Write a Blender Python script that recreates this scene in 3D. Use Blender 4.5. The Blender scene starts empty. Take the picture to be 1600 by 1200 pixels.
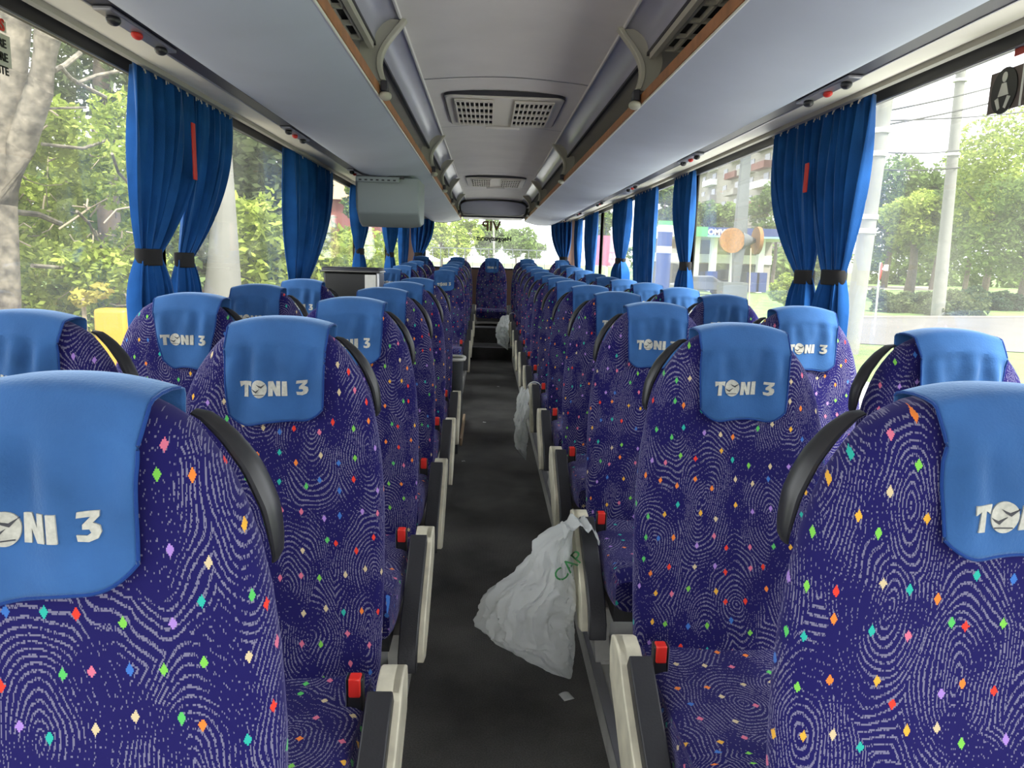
import bpy, math, random
import numpy as np
from mathutils import Vector, Matrix
R = random.Random(7)
S = bpy.context.scene
COL = S.collection
PI = math.pi

# ---------------------------------------------------------------- camera
F = 1150.0
CAM = Vector((-0.066, 0.0, 1.22))
def cam_axes(vx, vy, roll):
    Y = Vector(((vx-800)/F, (600-vy)/F, -1.0)).normalized()
    u = Vector((math.sin(roll), math.cos(roll), 0))
    Z = (u - u.dot(Y)*Y).normalized()
    return Y.cross(Z), Y, Z
AX, AY, AZ = cam_axes(761.27, 404.12, .0225)
ROT = Matrix((AX, AY, AZ))                 # rows: camera components of the world axes = camera-to-world rotation
cd = bpy.data.cameras.new('camera'); cam = bpy.data.objects.new('camera', cd); COL.objects.link(cam)
cd.sensor_width = 36; cd.lens = 36*F/1600; cd.clip_start = .02; cd.clip_end = 900
cam.matrix_world = Matrix.Translation(CAM) @ ROT.to_4x4()
S.camera = cam
def at(px, py, Y):
    """world point seen at photo pixel (px, py) on the cross plane y = Y"""
    d = ROT @ Vector(((px-800)/F, (600-py)/F, -1.0))
    return CAM + d*(Y/d.y)

# ---------------------------------------------------------------- light, exposure
S.view_settings.view_transform = 'Standard'; S.view_settings.look = 'None'
S.view_settings.gamma = 1; S.view_settings.use_curve_mapping = False
S.view_settings.exposure = 2.45
w = bpy.data.worlds.new('World'); S.world = w; w.use_nodes = True
nt = w.node_tree; nt.nodes.clear()
o_ = nt.nodes.new('ShaderNodeOutputWorld'); bg = nt.nodes.new('ShaderNodeBackground')
tc = nt.nodes.new('ShaderNodeTexCoord'); no = nt.nodes.new('ShaderNodeTexNoise'); rp = nt.nodes.new('ShaderNodeValToRGB')
no.inputs['Scale'].default_value = 2.2; no.inputs['Detail'].default_value = 4
rp.color_ramp.elements[0].position = .3; rp.color_ramp.elements[0].color = (.86, .90, .96, 1)
rp.color_ramp.elements[1].position = .7; rp.color_ramp.elements[1].color = (1, 1, 1, 1)
nt.links.new(tc.outputs['Generated'], no.inputs['Vector']); nt.links.new(no.outputs['Fac'], rp.inputs['Fac'])
nt.links.new(rp.outputs['Color'], bg.inputs['Color']); nt.links.new(bg.outputs[0], o_.inputs[0])
bg.inputs['Strength'].default_value = .95
sd = bpy.data.lights.new('sun', 'SUN'); sd.energy = 3.0; sd.angle = math.radians(12); sd.color = (1, .95, .84)
sun = bpy.data.objects.new('sun', sd); COL.objects.link(sun)
sun.rotation_euler = Vector((-.45, .55, -1.0)).to_track_quat('-Z', 'Y').to_euler()
S.cycles.max_bounces = 10; S.cycles.diffuse_bounces = 7; S.cycles.glossy_bounces = 3
S.cycles.transmission_bounces = 6; S.cycles.transparent_max_bounces = 12
S.cycles.sample_clamp_indirect = 6; S.cycles.caustics_reflective = False; S.cycles.caustics_refractive = False
S.cycles.use_denoising = True

# ---------------------------------------------------------------- materials
M = {}
def mat(name, col, rough=.6, metal=0, noise=0, nscale=8, sheen=0, spec=.5, bump=0, bscale=60, coat=0):
    m = bpy.data.materials.new(name); m.use_nodes = True; t = m.node_tree; b = t.nodes['Principled BSDF']
    b.inputs['Base Color'].default_value = (*col, 1); b.inputs['Roughness'].default_value = rough
    b.inputs['Metallic'].default_value = metal; b.inputs['Specular IOR Level'].default_value = spec
    if sheen: b.inputs['Sheen Weight'].default_value = sheen; b.inputs['Sheen Roughness'].default_value = .4
    if coat: b.inputs['Coat Weight'].default_value = coat
    if noise or bump:
        tc = t.nodes.new('ShaderNodeTexCoord')
    if noise:
        n = t.nodes.new('ShaderNodeTexNoise'); n.inputs['Scale'].default_value = nscale; n.inputs['Detail'].default_value = 5
        t.links.new(tc.outputs['Object'], n.inputs['Vector'])
        r = t.nodes.new('ShaderNodeValToRGB')
        r.color_ramp.elements[0].position = .3; r.color_ramp.elements[1].position = .7
        r.color_ramp.elements[0].color = (*[c*(1-noise) for c in col], 1)
        r.color_ramp.elements[1].color = (*[min(1, c*(1+noise)) for c in col], 1)
        t.links.new(n.outputs['Fac'], r.inputs['Fac']); t.links.new(r.outputs['Color'], b.inputs['Base Color'])
    if bump:
        n2 = t.nodes.new('ShaderNodeTexNoise'); n2.inputs['Scale'].default_value = bscale; n2.inputs['Detail'].default_value = 3
        t.links.new(tc.outputs['Object'], n2.inputs['Vector'])
        bu = t.nodes.new('ShaderNodeBump'); bu.inputs['Strength'].default_value = bump; bu.inputs['Distance'].default_value = .01
        t.links.new(n2.outputs['Fac'], bu.inputs['Height']); t.links.new(bu.outputs[0], b.inputs['Normal'])
    M[name] = m; return m

def MN(t, op, a, b=None, c=None):
    n = t.nodes.new('ShaderNodeMath'); n.operation = op
    for i, v in enumerate((a, b, c)):
        if v is None: continue
        if isinstance(v, (int, float)): n.inputs[i].default_value = v
        else: t.links.new(v, n.inputs[i])
    return n.outputs[0]

def fabric():
    m = bpy.data.materials.new('moquette'); m.use_nodes = True; t = m.node_tree; b = t.nodes['Principled BSDF']; L = t.links
    N = t.nodes.new
    uv = N('ShaderNodeUVMap'); uv.uv_map = 'UVMap'; oi = N('ShaderNodeObjectInfo')
    off = N('ShaderNodeVectorMath'); off.operation = 'SCALE'; off.inputs[0].default_value = (5.3, 9.1, 0)
    L.new(oi.outputs['Random'], off.inputs['Scale'])
    add = N('ShaderNodeVectorMath'); add.operation = 'ADD'; L.new(uv.outputs[0], add.inputs[0]); L.new(off.outputs[0], add.inputs[1])
    P = add.outputs[0]
    # woven grid: snap to stitches
    snap = N('ShaderNodeVectorMath'); snap.operation = 'SNAP'; snap.inputs[1].default_value = (.0016, .0019, 1); L.new(P, snap.inputs[0])
    Q = snap.outputs[0]
    dn = N('ShaderNodeTexNoise'); dn.noise_dimensions = '2D'; dn.inputs['Scale'].default_value = 9; dn.inputs['Detail'].default_value = 1
    L.new(Q, dn.inputs['Vector'])
    ds = N('ShaderNodeVectorMath'); ds.operation = 'SCALE'; ds.inputs['Scale'].default_value = .05; L.new(dn.outputs['Color'], ds.inputs[0])
    da = N('ShaderNodeVectorMath'); da.operation = 'ADD'; L.new(Q, da.inputs[0]); L.new(ds.outputs[0], da.inputs[1])
    st = N('ShaderNodeVectorMath'); st.operation = 'MULTIPLY'; st.inputs[1].default_value = (1, .74, 1); L.new(da.outputs[0], st.inputs[0])
    v = N('ShaderNodeTexVoronoi'); v.voronoi_dimensions = '2D'; v.inputs['Scale'].default_value = 6.6; L.new(st.outputs[0], v.inputs['Vector'])
    ring = MN(t, 'SINE', MN(t, 'MULTIPLY', v.outputs['Distance'], 2*PI/.0070/6.6))
    line = MN(t, 'GREATER_THAN', ring, .50)
    wn = N('ShaderNodeTexWhiteNoise'); wn.noise_dimensions = '2D'; L.new(Q, wn.inputs['Vector'])
    big = N('ShaderNodeTexNoise'); big.noise_dimensions = '2D'; big.inputs['Scale'].default_value = 11; big.inputs['Detail'].default_value = 0
    L.new(P, big.inputs['Vector'])
    thr = N('ShaderNodeMapRange'); thr.inputs['From Min'].default_value = .36; thr.inputs['From Max'].default_value = .52
    thr.inputs['To Min'].default_value = .86; thr.inputs['To Max'].default_value = .22; L.new(big.outputs['Fac'], thr.inputs['Value'])
    on = MN(t, 'GREATER_THAN', wn.outputs['Value'], thr.outputs[0])
    lm = MN(t, 'MULTIPLY', line, on)
    mix1 = N('ShaderNodeMix'); mix1.data_type = 'RGBA'
    mix1.inputs[6].default_value = (.0125, .0100, .092, 1); mix1.inputs[7].default_value = (.20, .19, .28, 1)
    L.new(MN(t, 'MULTIPLY', lm, .85), mix1.inputs[0])
    sq = N('ShaderNodeTexVoronoi'); sq.voronoi_dimensions = '2D'; sq.distance = 'MANHATTAN'
    sq.inputs['Scale'].default_value = 17.5; sq.inputs['Randomness'].default_value = .6; L.new(Q, sq.inputs['Vector'])
    sm = MN(t, 'LESS_THAN', sq.outputs['Distance'], .118)
    sep = N('ShaderNodeSeparateColor'); L.new(sq.outputs['Color'], sep.inputs[0])
    cr = N('ShaderNodeValToRGB'); cr.color_ramp.interpolation = 'CONSTANT'
    cols = [(.75, .05, .03), (.80, .22, .04), (.20, .55, .08), (.03, .42, .34), (.05, .16, .50), (.65, .16, .25), (.62, .50, .30), (.38, .22, .60), (.75, .40, .05), (.10, .50, .12)]
    for i, c in enumerate(cols):
        e = cr.color_ramp.elements[0] if i == 0 else cr.color_ramp.elements.new(i/len(cols))
        e.position = i/len(cols); e.color = (*c, 1)
    L.new(sep.outputs[0], cr.inputs['Fac'])
    mix2 = N('ShaderNodeMix'); mix2.data_type = 'RGBA'; L.new(sm, mix2.inputs[0]); L.new(mix1.outputs[2], mix2.inputs[6]); L.new(cr.outputs['Color'], mix2.inputs[7])
    L.new(mix2.outputs[2], b.inputs['Base Color'])
    b.inputs['Roughness'].default_value = .95; b.inputs['Specular IOR Level'].default_value = .15
    b.inputs['Sheen Weight'].default_value = .28; b.inputs['Sheen Roughness'].default_value = .35
    b.inputs['Sheen Tint'].default_value = (.62, .58, 1, 1)
    M['moquette'] = m
fabric()
def velvet(name, col):
    m = mat(name, col, .9, noise=.22, nscale=9, sheen=.35, spec=.15, bump=.12, bscale=300)
    m.node_tree.nodes['Principled BSDF'].inputs['Sheen Tint'].default_value = (.5, .7, 1, 1)
velvet('cover_blue', (.036, .110, .29))
M['cover_blue'].node_tree.nodes['Principled BSDF'].inputs['Sheen Weight'].default_value = .6
velvet('hem_blue', (.012, .045, .20))
velvet('curtain_blue', (.012, .080, .28))
mat('lettering', (.46, .45, .40), .8, noise=.15, nscale=200)
mat('bird', (.05, .05, .06), .8)
mat('black_plastic', (.016, .016, .019), .38, noise=.2, nscale=20)
mat('pad', (.022, .022, .026), .42, bump=.1, bscale=200)
mat('cream', (.66, .62, .48), .5, noise=.22, nscale=14)
mat('buckle_red', (.75, .03, .02), .35)
mat('steel', (.55, .55, .55), .3, 1)
mat('grey_metal', (.62, .61, .57), .5, .2, noise=.15, nscale=12)
mat('rack_grey', (.50, .55, .66), .62, noise=.05, nscale=3)
mat('cove', (.42, .43, .53), .3, .1, noise=.06, nscale=3)
mat('rack_inner', (.45, .44, .38), .7, noise=.06, nscale=5)
mat('bracket', (.45, .44, .37), .5)
mat('ceiling_cloth', (.80, .785, .75), .75, noise=.04, nscale=4, bump=.05, bscale=400)
mat('vent', (.74, .72, .64), .55)
mat('hole_shade', (.008, .008, .008), .8)  # near-black colour painting the shade inside grille openings
mat('orange_trim', (.36, .15, .06), .5, noise=.2, nscale=20)
mat('rail_black', (.02, .02, .03), .45)
mat('rail_grey', (.30, .30, .32), .35, .6)
mat('cove_panel', (.72, .70, .60), .4, noise=.08, nscale=3)
mat('window_frame', (.012, .013, .018), .4)
mat('wall_grey', (.20, .20, .21), .8, noise=.1)
mat('brown_panel', (.22, .13, .10), .7)
mat('tan', (.50, .36, .22), .6)
mat('red', (.65, .03, .02), .5)
mat('red_dull', (.40, .05, .04), .6)
mat('white', (.75, .75, .73), .6)
mat('monitor', (.27, .31, .33), .45)
mat('glossy_black', (.008, .008, .008), .4)
mat('bin', (.05, .055, .06), .5)
mat('sticker_dark', (.12, .09, .09), .6)
mat('decal', (.02, .02, .02), .7)
mat('decal_brown', (.20, .10, .06), .7)
mat('paper', (.7, .7, .68), .8)
mat('green_ink', (.06, .30, .10), .7)
mat('tie', (.012, .011, .012), .9)
mat('cord', (.62, .60, .52), .9)

def carpet():
    m = bpy.data.materials.new('carpet'); m.use_nodes = True; t = m.node_tree; b = t.nodes['Principled BSDF']; L = t.links
    tc = t.nodes.new('ShaderNodeTexCoord')
    wv = t.nodes.new('ShaderNodeTexWave'); wv.bands_direction = 'X'; wv.inputs['Scale'].default_value = 95; wv.inputs['Distortion'].default_value = 1.2
    wv.inputs['Detail'].default_value = 1
    L.new(tc.outputs['Object'], wv.inputs['Vector'])
    n = t.nodes.new('ShaderNodeTexNoise'); n.inputs['Scale'].default_value = 260; n.inputs['Detail'].default_value = 2; L.new(tc.outputs['Object'], n.inputs['Vector'])
    big = t.nodes.new('ShaderNodeTexNoise'); big.inputs['Scale'].default_value = 3; big.inputs['Detail'].default_value = 6; L.new(tc.outputs['Object'], big.inputs['Vector'])
    f = MN(t, 'MULTIPLY', MN(t, 'ADD', MN(t, 'MULTIPLY', wv.outputs['Fac'], .45), n.outputs['Fac']), big.outputs['Fac'])
    r = t.nodes.new('ShaderNodeValToRGB'); r.color_ramp.elements[0].color = (.008, .008, .008, 1); r.color_ramp.elements[0].position = .15
    r.color_ramp.elements[1].color = (.19, .18, .165, 1); r.color_ramp.elements[1].position = .75
    L.new(f, r.inputs['Fac']); L.new(r.outputs['Color'], b.inputs['Base Color'])
    b.inputs['Roughness'].default_value = .95; b.inputs['Sheen Weight'].default_value = .08
    bu = t.nodes.new('ShaderNodeBump'); bu.inputs['Strength'].default_value = .6; bu.inputs['Distance'].default_value = .003
    L.new(f, bu.inputs['Height']); L.new(bu.outputs[0], b.inputs['Normal'])
    M['carpet'] = m
carpet()
def glass(name, tint, dirt):
    m = bpy.data.materials.new(name); m.use_nodes = True; t = m.node_tree; t.nodes.clear(); L = t.links; N = t.nodes.new
    out = N('ShaderNodeOutputMaterial'); tr = N('ShaderNodeBsdfTransparent'); tr.inputs[0].default_value = (*tint, 1)
    gl = N('ShaderNodeBsdfGlossy'); gl.inputs['Roughness'].default_value = .03
    lw = N('ShaderNodeLayerWeight'); lw.inputs['Blend'].default_value = .18
    mx = N('ShaderNodeMixShader'); L.new(MN(t, 'MULTIPLY', lw.outputs['Fresnel'], .22), mx.inputs[0]); L.new(tr.outputs[0], mx.inputs[1]); L.new(gl.outputs[0], mx.inputs[2])
    df = N('ShaderNodeBsdfTranslucent'); df.inputs[0].default_value = (.9, .9, .86, 1)
    tc = N('ShaderNodeTexCoord'); n = N('ShaderNodeTexNoise'); n.inputs['Scale'].default_value = 2.5; n.inputs['Detail'].default_value = 8
    L.new(tc.outputs['Object'], n.inputs['Vector'])
    mr = N('ShaderNodeMapRange'); mr.inputs['From Min'].default_value = .3; mr.inputs['From Max'].default_value = .75
    mr.inputs['To Min'].default_value = dirt*.5; mr.inputs['To Max'].default_value = dirt*1.5; L.new(n.outputs['Fac'], mr.inputs['Value'])
    m2 = N('ShaderNodeMixShader'); L.new(mr.outputs[0], m2.inputs[0]); L.new(mx.outputs[0], m2.inputs[1]); L.new(df.outputs[0], m2.inputs[2])
    L.new(m2.outputs[0], out.inputs[0]); M[name] = m
glass('glass_left', (.92, .93, .92), .025)
glass('glass_right', (.94, .95, .95), .028)
glass('glass_rear', (.93, .95, .93), .05)
def plastic_bag():
    m = bpy.data.materials.new('bag'); m.use_nodes = True; t = m.node_tree; t.nodes.clear(); L = t.links; N = t.nodes.new
    out = N('ShaderNodeOutputMaterial'); p = N('ShaderNodeBsdfPrincipled'); p.inputs['Base Color'].default_value = (.88, .90, .89, 1); p.inputs['Roughness'].default_value = .35
    tl = N('ShaderNodeBsdfTranslucent'); tl.inputs[0].default_value = (.8, .82, .8, 1); tr = N('ShaderNodeBsdfTransparent')
    a = N('ShaderNodeMixShader'); a.inputs[0].default_value = .4; L.new(p.outputs[0], a.inputs[1]); L.new(tl.outputs[0], a.inputs[2])
    c = N('ShaderNodeMixShader'); c.inputs[0].default_value = .22; L.new(a.outputs[0], c.inputs[1]); L.new(tr.outputs[0], c.inputs[2])
    L.new(c.outputs[0], out.inputs[0]); M['bag'] = m
plastic_bag()
def leafmat(name, c1, c2):
    m = bpy.data.materials.new(name); m.use_nodes = True; t = m.node_tree; t.nodes.clear(); L = t.links; N = t.nodes.new
    out = N('ShaderNodeOutputMaterial'); g = N('ShaderNodeNewGeometry'); r = N('ShaderNodeValToRGB')
    r.color_ramp.elements[0].color = (*c1, 1); r.color_ramp.elements[1].color = (*c2, 1); L.new(g.outputs['Random Per Island'], r.inputs['Fac'])
    d = N('ShaderNodeBsdfDiffuse'); tl = N('ShaderNodeBsdfTranslucent'); L.new(r.outputs[0], d.inputs[0]); L.new(r.outputs[0], tl.inputs[0])
    a = N('ShaderNodeMixShader'); a.inputs[0].default_value = .4; L.new(d.outputs[0], a.inputs[1]); L.new(tl.outputs[0], a.inputs[2])
    L.new(a.outputs[0], out.inputs[0]); M[name] = m
leafmat('leaf_light', (.14, .20, .030), (.38, .45, .11))
leafmat('leaf_mid', (.07, .115, .03), (.17, .24, .07))
leafmat('leaf_dark', (.05, .075, .035), (.14, .17, .08))
leafmat('leaf_yellow', (.30, .28, .06), (.45, .40, .10))
leafmat('leaf_blue', (.05, .09, .06), (.12, .18, .11))
mat('bark_pale', (.13, .115, .09), .9, noise=.65, nscale=11, bump=.9, bscale=16)
mat('bark_dark', (.10, .08, .06), .9, noise=.3, nscale=9, bump=.5, bscale=20)
mat('branch', (.30, .25, .18), .9, noise=.2)
mat('concrete', (.17, .17, .155), .85, noise=.1, nscale=3)
mat('grass', (.085, .14, .03), .95, noise=.45, nscale=.8)
mat('soil', (.16, .14, .09), .95, noise=.4, nscale=1.5)
mat('road_grey', (.075, .070, .064), .9, noise=.12, nscale=.4)
mat('asphalt', (.36, .355, .35), .9, noise=.12, nscale=.4)
mat('paving', (.16, .14, .12), .9, noise=.15, nscale=.6)
mat('kerb', (.12, .11, .10), .9)
mat('facade', (.24, .22, .19), .9, noise=.12, nscale=.2)
mat('brick_red', (.15, .05, .04), .9, noise=.2, nscale=.5)
mat('pane_dark', (.035, .04, .05), .25)
mat('omv_blue', (.008, .024, .11), .5)
mat('omv_green', (.05, .22, .07), .5)
mat('omv_cyan', (.15, .33, .38), .5)
mat('wicker', (.17, .075, .015), .8, noise=.35, nscale=14)
mat('post_grey', (.06, .07, .075), .7)
mat('yellow', (.42, .24, .01), .5)
mat('car_white', (.6, .6, .6), .3); mat('car_dark', (.05, .055, .07), .3); mat('car_red', (.45, .04, .05), .3); mat('tyre', (.02, .02, .02), .8)
mat('pink', (.28, .07, .13), .6)
mat('wire', (.01, .01, .01), .7)

# ---------------------------------------------------------------- mesh helpers
class MB:
    def __init__(s): s.v = []; s.f = []
    def add(s, v, f):
        n = len(s.v); s.v += [tuple(p) for p in v]; s.f += [tuple(i+n for i in q) for q in f]; return s
    def box(s, x0, x1, y0, y1, z0, z1):
        return s.add([(x, y, z) for x in (x0, x1) for y in (y0, y1) for z in (z0, z1)],
                     [(0, 1, 3, 2), (4, 6, 7, 5), (0, 4, 5, 1), (2, 3, 7, 6), (0, 2, 6, 4), (1, 5, 7, 3)])
    def grid(s, fn, nu, nv, closed=False):
        v = [fn(i/(nu if closed else nu-1), j/(nv-1)) for j in range(nv) for i in range(nu)]
        f = []
        for j in range(nv-1):
            for i in range(nu if closed else nu-1):
                a = j*nu+i; b = j*nu+(i+1) % nu; f.append((a, b, b+nu, a+nu))
        return s.add(v, f)
    def loft(s, rings, cap=True):
        n = len(rings[0]); v = [p for r in rings for p in r]; f = []
        for j in range(len(rings)-1):
            for i in range(n):
                a = j*n+i; b = j*n+(i+1) % n; f.append((a, b, b+n, a+n))
        if cap: f.append(tuple(range(n-1, -1, -1))); f.append(tuple(range((len(rings)-1)*n, len(rings)*n)))
        return s.add(v, f)
    def tube(s, pts, r, n=8, sx=1, sy=1, cap=True):
        pts = [Vector(p) for p in pts]; rings = []; up = Vector((0, 0, 1))
        for i, p in enumerate(pts):
            d = (pts[min(i+1, len(pts)-1)]-pts[max(i-1, 0)]).normalized()
            u = up if abs(d.dot(up)) < .95 else Vector((0, 1, 0))
            a = d.cross(u).normalized(); b = a.cross(d).normalized()
            rr = r[i] if isinstance(r, (list, tuple)) else r
            rings.append([p+a*math.cos(2*PI*k/n)*rr*sx+b*math.sin(2*PI*k/n)*rr*sy for k in range(n)])
        return s.loft(rings, cap)
    def prism(s, poly, axis, a0, a1):
        """polygon in the two other axes extruded along axis from a0 to a1"""
        def P(q, a): return {0: (a, q[0], q[1]), 1: (q[0], a, q[1]), 2: (q[0], q[1], a)}[axis]
        n = len(poly); v = [P(q, a0) for q in poly]+[P(q, a1) for q in poly]
        f = [tuple(range(n)), tuple(range(2*n-1, n-1, -1))]+[(i, i+n, (i+1) % n+n, (i+1) % n) for i in range(n)]
        return s.add(v, f)
    def sphere(s, c, r, nu=16, nv=10, sc=(1, 1, 1)):
        def fn(u, v):
            a = 2*PI*u; b = PI*(v-.5)
            return (c[0]+r*sc[0]*math.cos(b)*math.cos(a), c[1]+r*sc[1]*math.cos(b)*math.sin(a), c[2]+r*sc[2]*math.sin(b))
        return s.grid(fn, nu, nv, True)
    def mesh(s, name, m, uv=None, smooth=True):
        me = bpy.data.meshes.new(name); me.from_pydata(s.v, [], s.f); me.materials.append(M[m] if isinstance(m, str) else m)
        import bmesh
        b = bmesh.new(); b.from_mesh(me); bmesh.ops.recalc_face_normals(b, faces=b.faces); b.to_mesh(me); b.free()
        if smooth:
            me.polygons.foreach_set('use_smooth', [True]*len(me.polygons))
            try: me.set_sharp_from_angle(angle=math.radians(38))
            except Exception: pass
        if uv:
            lay = me.uv_layers.new(name='UVMap')
            co = [v.co for v in me.vertices]
            lay.data.foreach_set('uv', [c for l in me.loops for c in uv(co[l.vertex_index])])
        return me
def link(name, me, parent=None, bev=0, solid=0, sub=0):
    o = bpy.data.objects.new(name, me); COL.objects.link(o)
    if parent: o.parent = parent
    if solid: k = o.modifiers.new('s', 'SOLIDIFY'); k.thickness = solid; k.offset = 0
    if bev: k = o.modifiers.new('b', 'BEVEL'); k.width = bev; k.segments = 2; k.limit_method = 'ANGLE'; k.angle_limit = math.radians(40)
    if sub: k = o.modifiers.new('u', 'SUBSURF'); k.levels = sub; k.render_levels = sub
    return o
def part(name, mb, m, parent=None, bev=0, solid=0, sub=0, uv=None, smooth=True, label=None):
    o = link(name, mb.mesh(name, m, uv, smooth), parent, bev, solid, sub)
    if label: o['label'] = label
    return o
def tag(o, label, cat, group=None, kind=None):
    o['label'] = label; o['category'] = cat
    if group: o['group'] = group
    if kind: o['kind'] = kind
    return o
def thing(name, label, cat, loc=(0, 0, 0), group=None):
    o = bpy.data.objects.new(name, None); COL.objects.link(o); o.location = loc; o.empty_display_size = .1
    return tag(o, label, cat, group)
def struct(name, mb, m, parent=None, **k):
    o = part(name, mb, m, parent, **k)
    if not parent: o['kind'] = 'structure'
    return o
def textmesh(txt, size, ext=.0008, mirror=False, bold=0.0):
    c = bpy.data.curves.new('t', 'FONT'); c.body = txt; c.size = size; c.extrude = ext; c.offset = bold
    c.align_x = 'CENTER'; c.align_y = 'CENTER'; c.resolution_u = 3
    o = bpy.data.objects.new('t', c); COL.objects.link(o)
    dg = bpy.context.evaluated_depsgraph_get(); me = bpy.data.meshes.new_from_object(o.evaluated_get(dg))
    bpy.data.objects.remove(o); bpy.data.curves.remove(c)
    if mirror:
        for v in me.vertices: v.co.x *= -1
        me.flip_normals()
    return me
def text(name, txt, size, m, matrix, parent=None, mirror=False, ext=.0008, bold=0.0):
    me = textmesh(txt, size, ext, mirror, bold); me.materials.clear(); me.materials.append(M[m])
    me.transform(matrix)
    return link(name, me, parent)

def onx(px, py, X):
    d = ROT @ Vector(((px-800)/F, (600-py)/F, -1.0))
    return CAM + d*((X-CAM.x)/d.x)

# ================================================================ the bus shell
Y0, Y1 = -2.2, 10.5
def plat_z(y): return .08+.07*min(1, max(0, (y-6.3)/2.6))
struct('floor', MB().box(-.262, .262, Y0, 8.94, -.06, 0), 'carpet')
def platform(x0, x1, ys):
    mb = MB()
    for a, b in zip(ys[:-1], ys[1:]):
        za, zb = plat_z(a), plat_z(b)
        mb.add([(x0, a, -.06), (x1, a, -.06), (x0, b, -.06), (x1, b, -.06), (x0, a, za), (x1, a, za), (x0, b, zb), (x1, b, zb)],
               [(0, 2, 3, 1), (4, 5, 7, 6), (0, 1, 5, 4), (2, 6, 7, 3), (0, 4, 6, 2), (1, 3, 7, 5)])
    return mb
struct('floor_platform_right', platform(.262, 1.2, [Y0, 6.3, 8.9]), 'grey_metal', smooth=False)
struct('floor_platform_left', platform(-1.2, -.262, [Y0, 4.35]), 'grey_metal', smooth=False)
struct('floor_platform_left_rear', platform(-1.2, -.262, [6.1, 6.3, 8.9]), 'grey_metal', smooth=False)
struct('floor_rear', MB().box(-1.2, 1.2, 8.94, 10.5, -.06, .15).box(-1.2, 1.2, 9.44, 10.5, .15, .36), 'carpet')
struct('trim_1', MB().box(.258, .285, Y0, 6.3, .079, .087), 'rail_grey')
struct('trim_2', MB().box(-.285, -.258, Y0, 4.35, .079, .087), 'rail_grey')
struct('trim_3', MB().box(-.31, .31, 8.925, 8.955, .148, .157), 'rail_grey')
struct('trim_4', MB().box(-.31, .31, 9.42, 9.45, .345, .368), 'rail_grey')
struct('trim_5', MB().box(-.262, .262, Y0, 8.94, .0, .0015).box(-.256, .256, Y0, 8.93, -.001, .0005), 'carpet')
bpy.data.objects.remove(bpy.data.objects['trim_5'])
# door stairwell on the left
st = MB()
for i in range(4): st.box(-1.2+.0, -.30-.22*i, 4.42, 6.05, -.06-.2*(i+1), -.06-.2*i)
struct('floor_stairwell', st, 'carpet')
struct('wall_left', MB().box(-1.26, -1.2, Y0, Y1, -.9, .68).box(-1.26, -1.2, Y0, Y1, 1.80, 2.1), 'wall_grey', smooth=False)
struct('wall_right', MB().box(1.2, 1.26, Y0, Y1, -.5, .68).box(1.2, 1.26, Y0, Y1, 1.80, 2.1), 'wall_grey', smooth=False)
struct('wall_back', MB().box(-1.26, 1.26, Y1, Y1+.06, -.5, 1.09).box(-1.26, 1.26, Y1, Y1+.06, 1.80, 2.1)
       .box(-1.26, -.93, Y1, Y1+.06, 1.09, 1.80).box(.98, 1.26, Y1, Y1+.06, 1.09, 1.80), 'brown_panel', smooth=False)
struct('wall_front', MB().box(-1.26, 1.26, Y0-.06, Y0, -.5, .45).box(-1.26, 1.26, Y0-.06, Y0, 1.9, 2.1), 'wall_grey', smooth=False)
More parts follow.
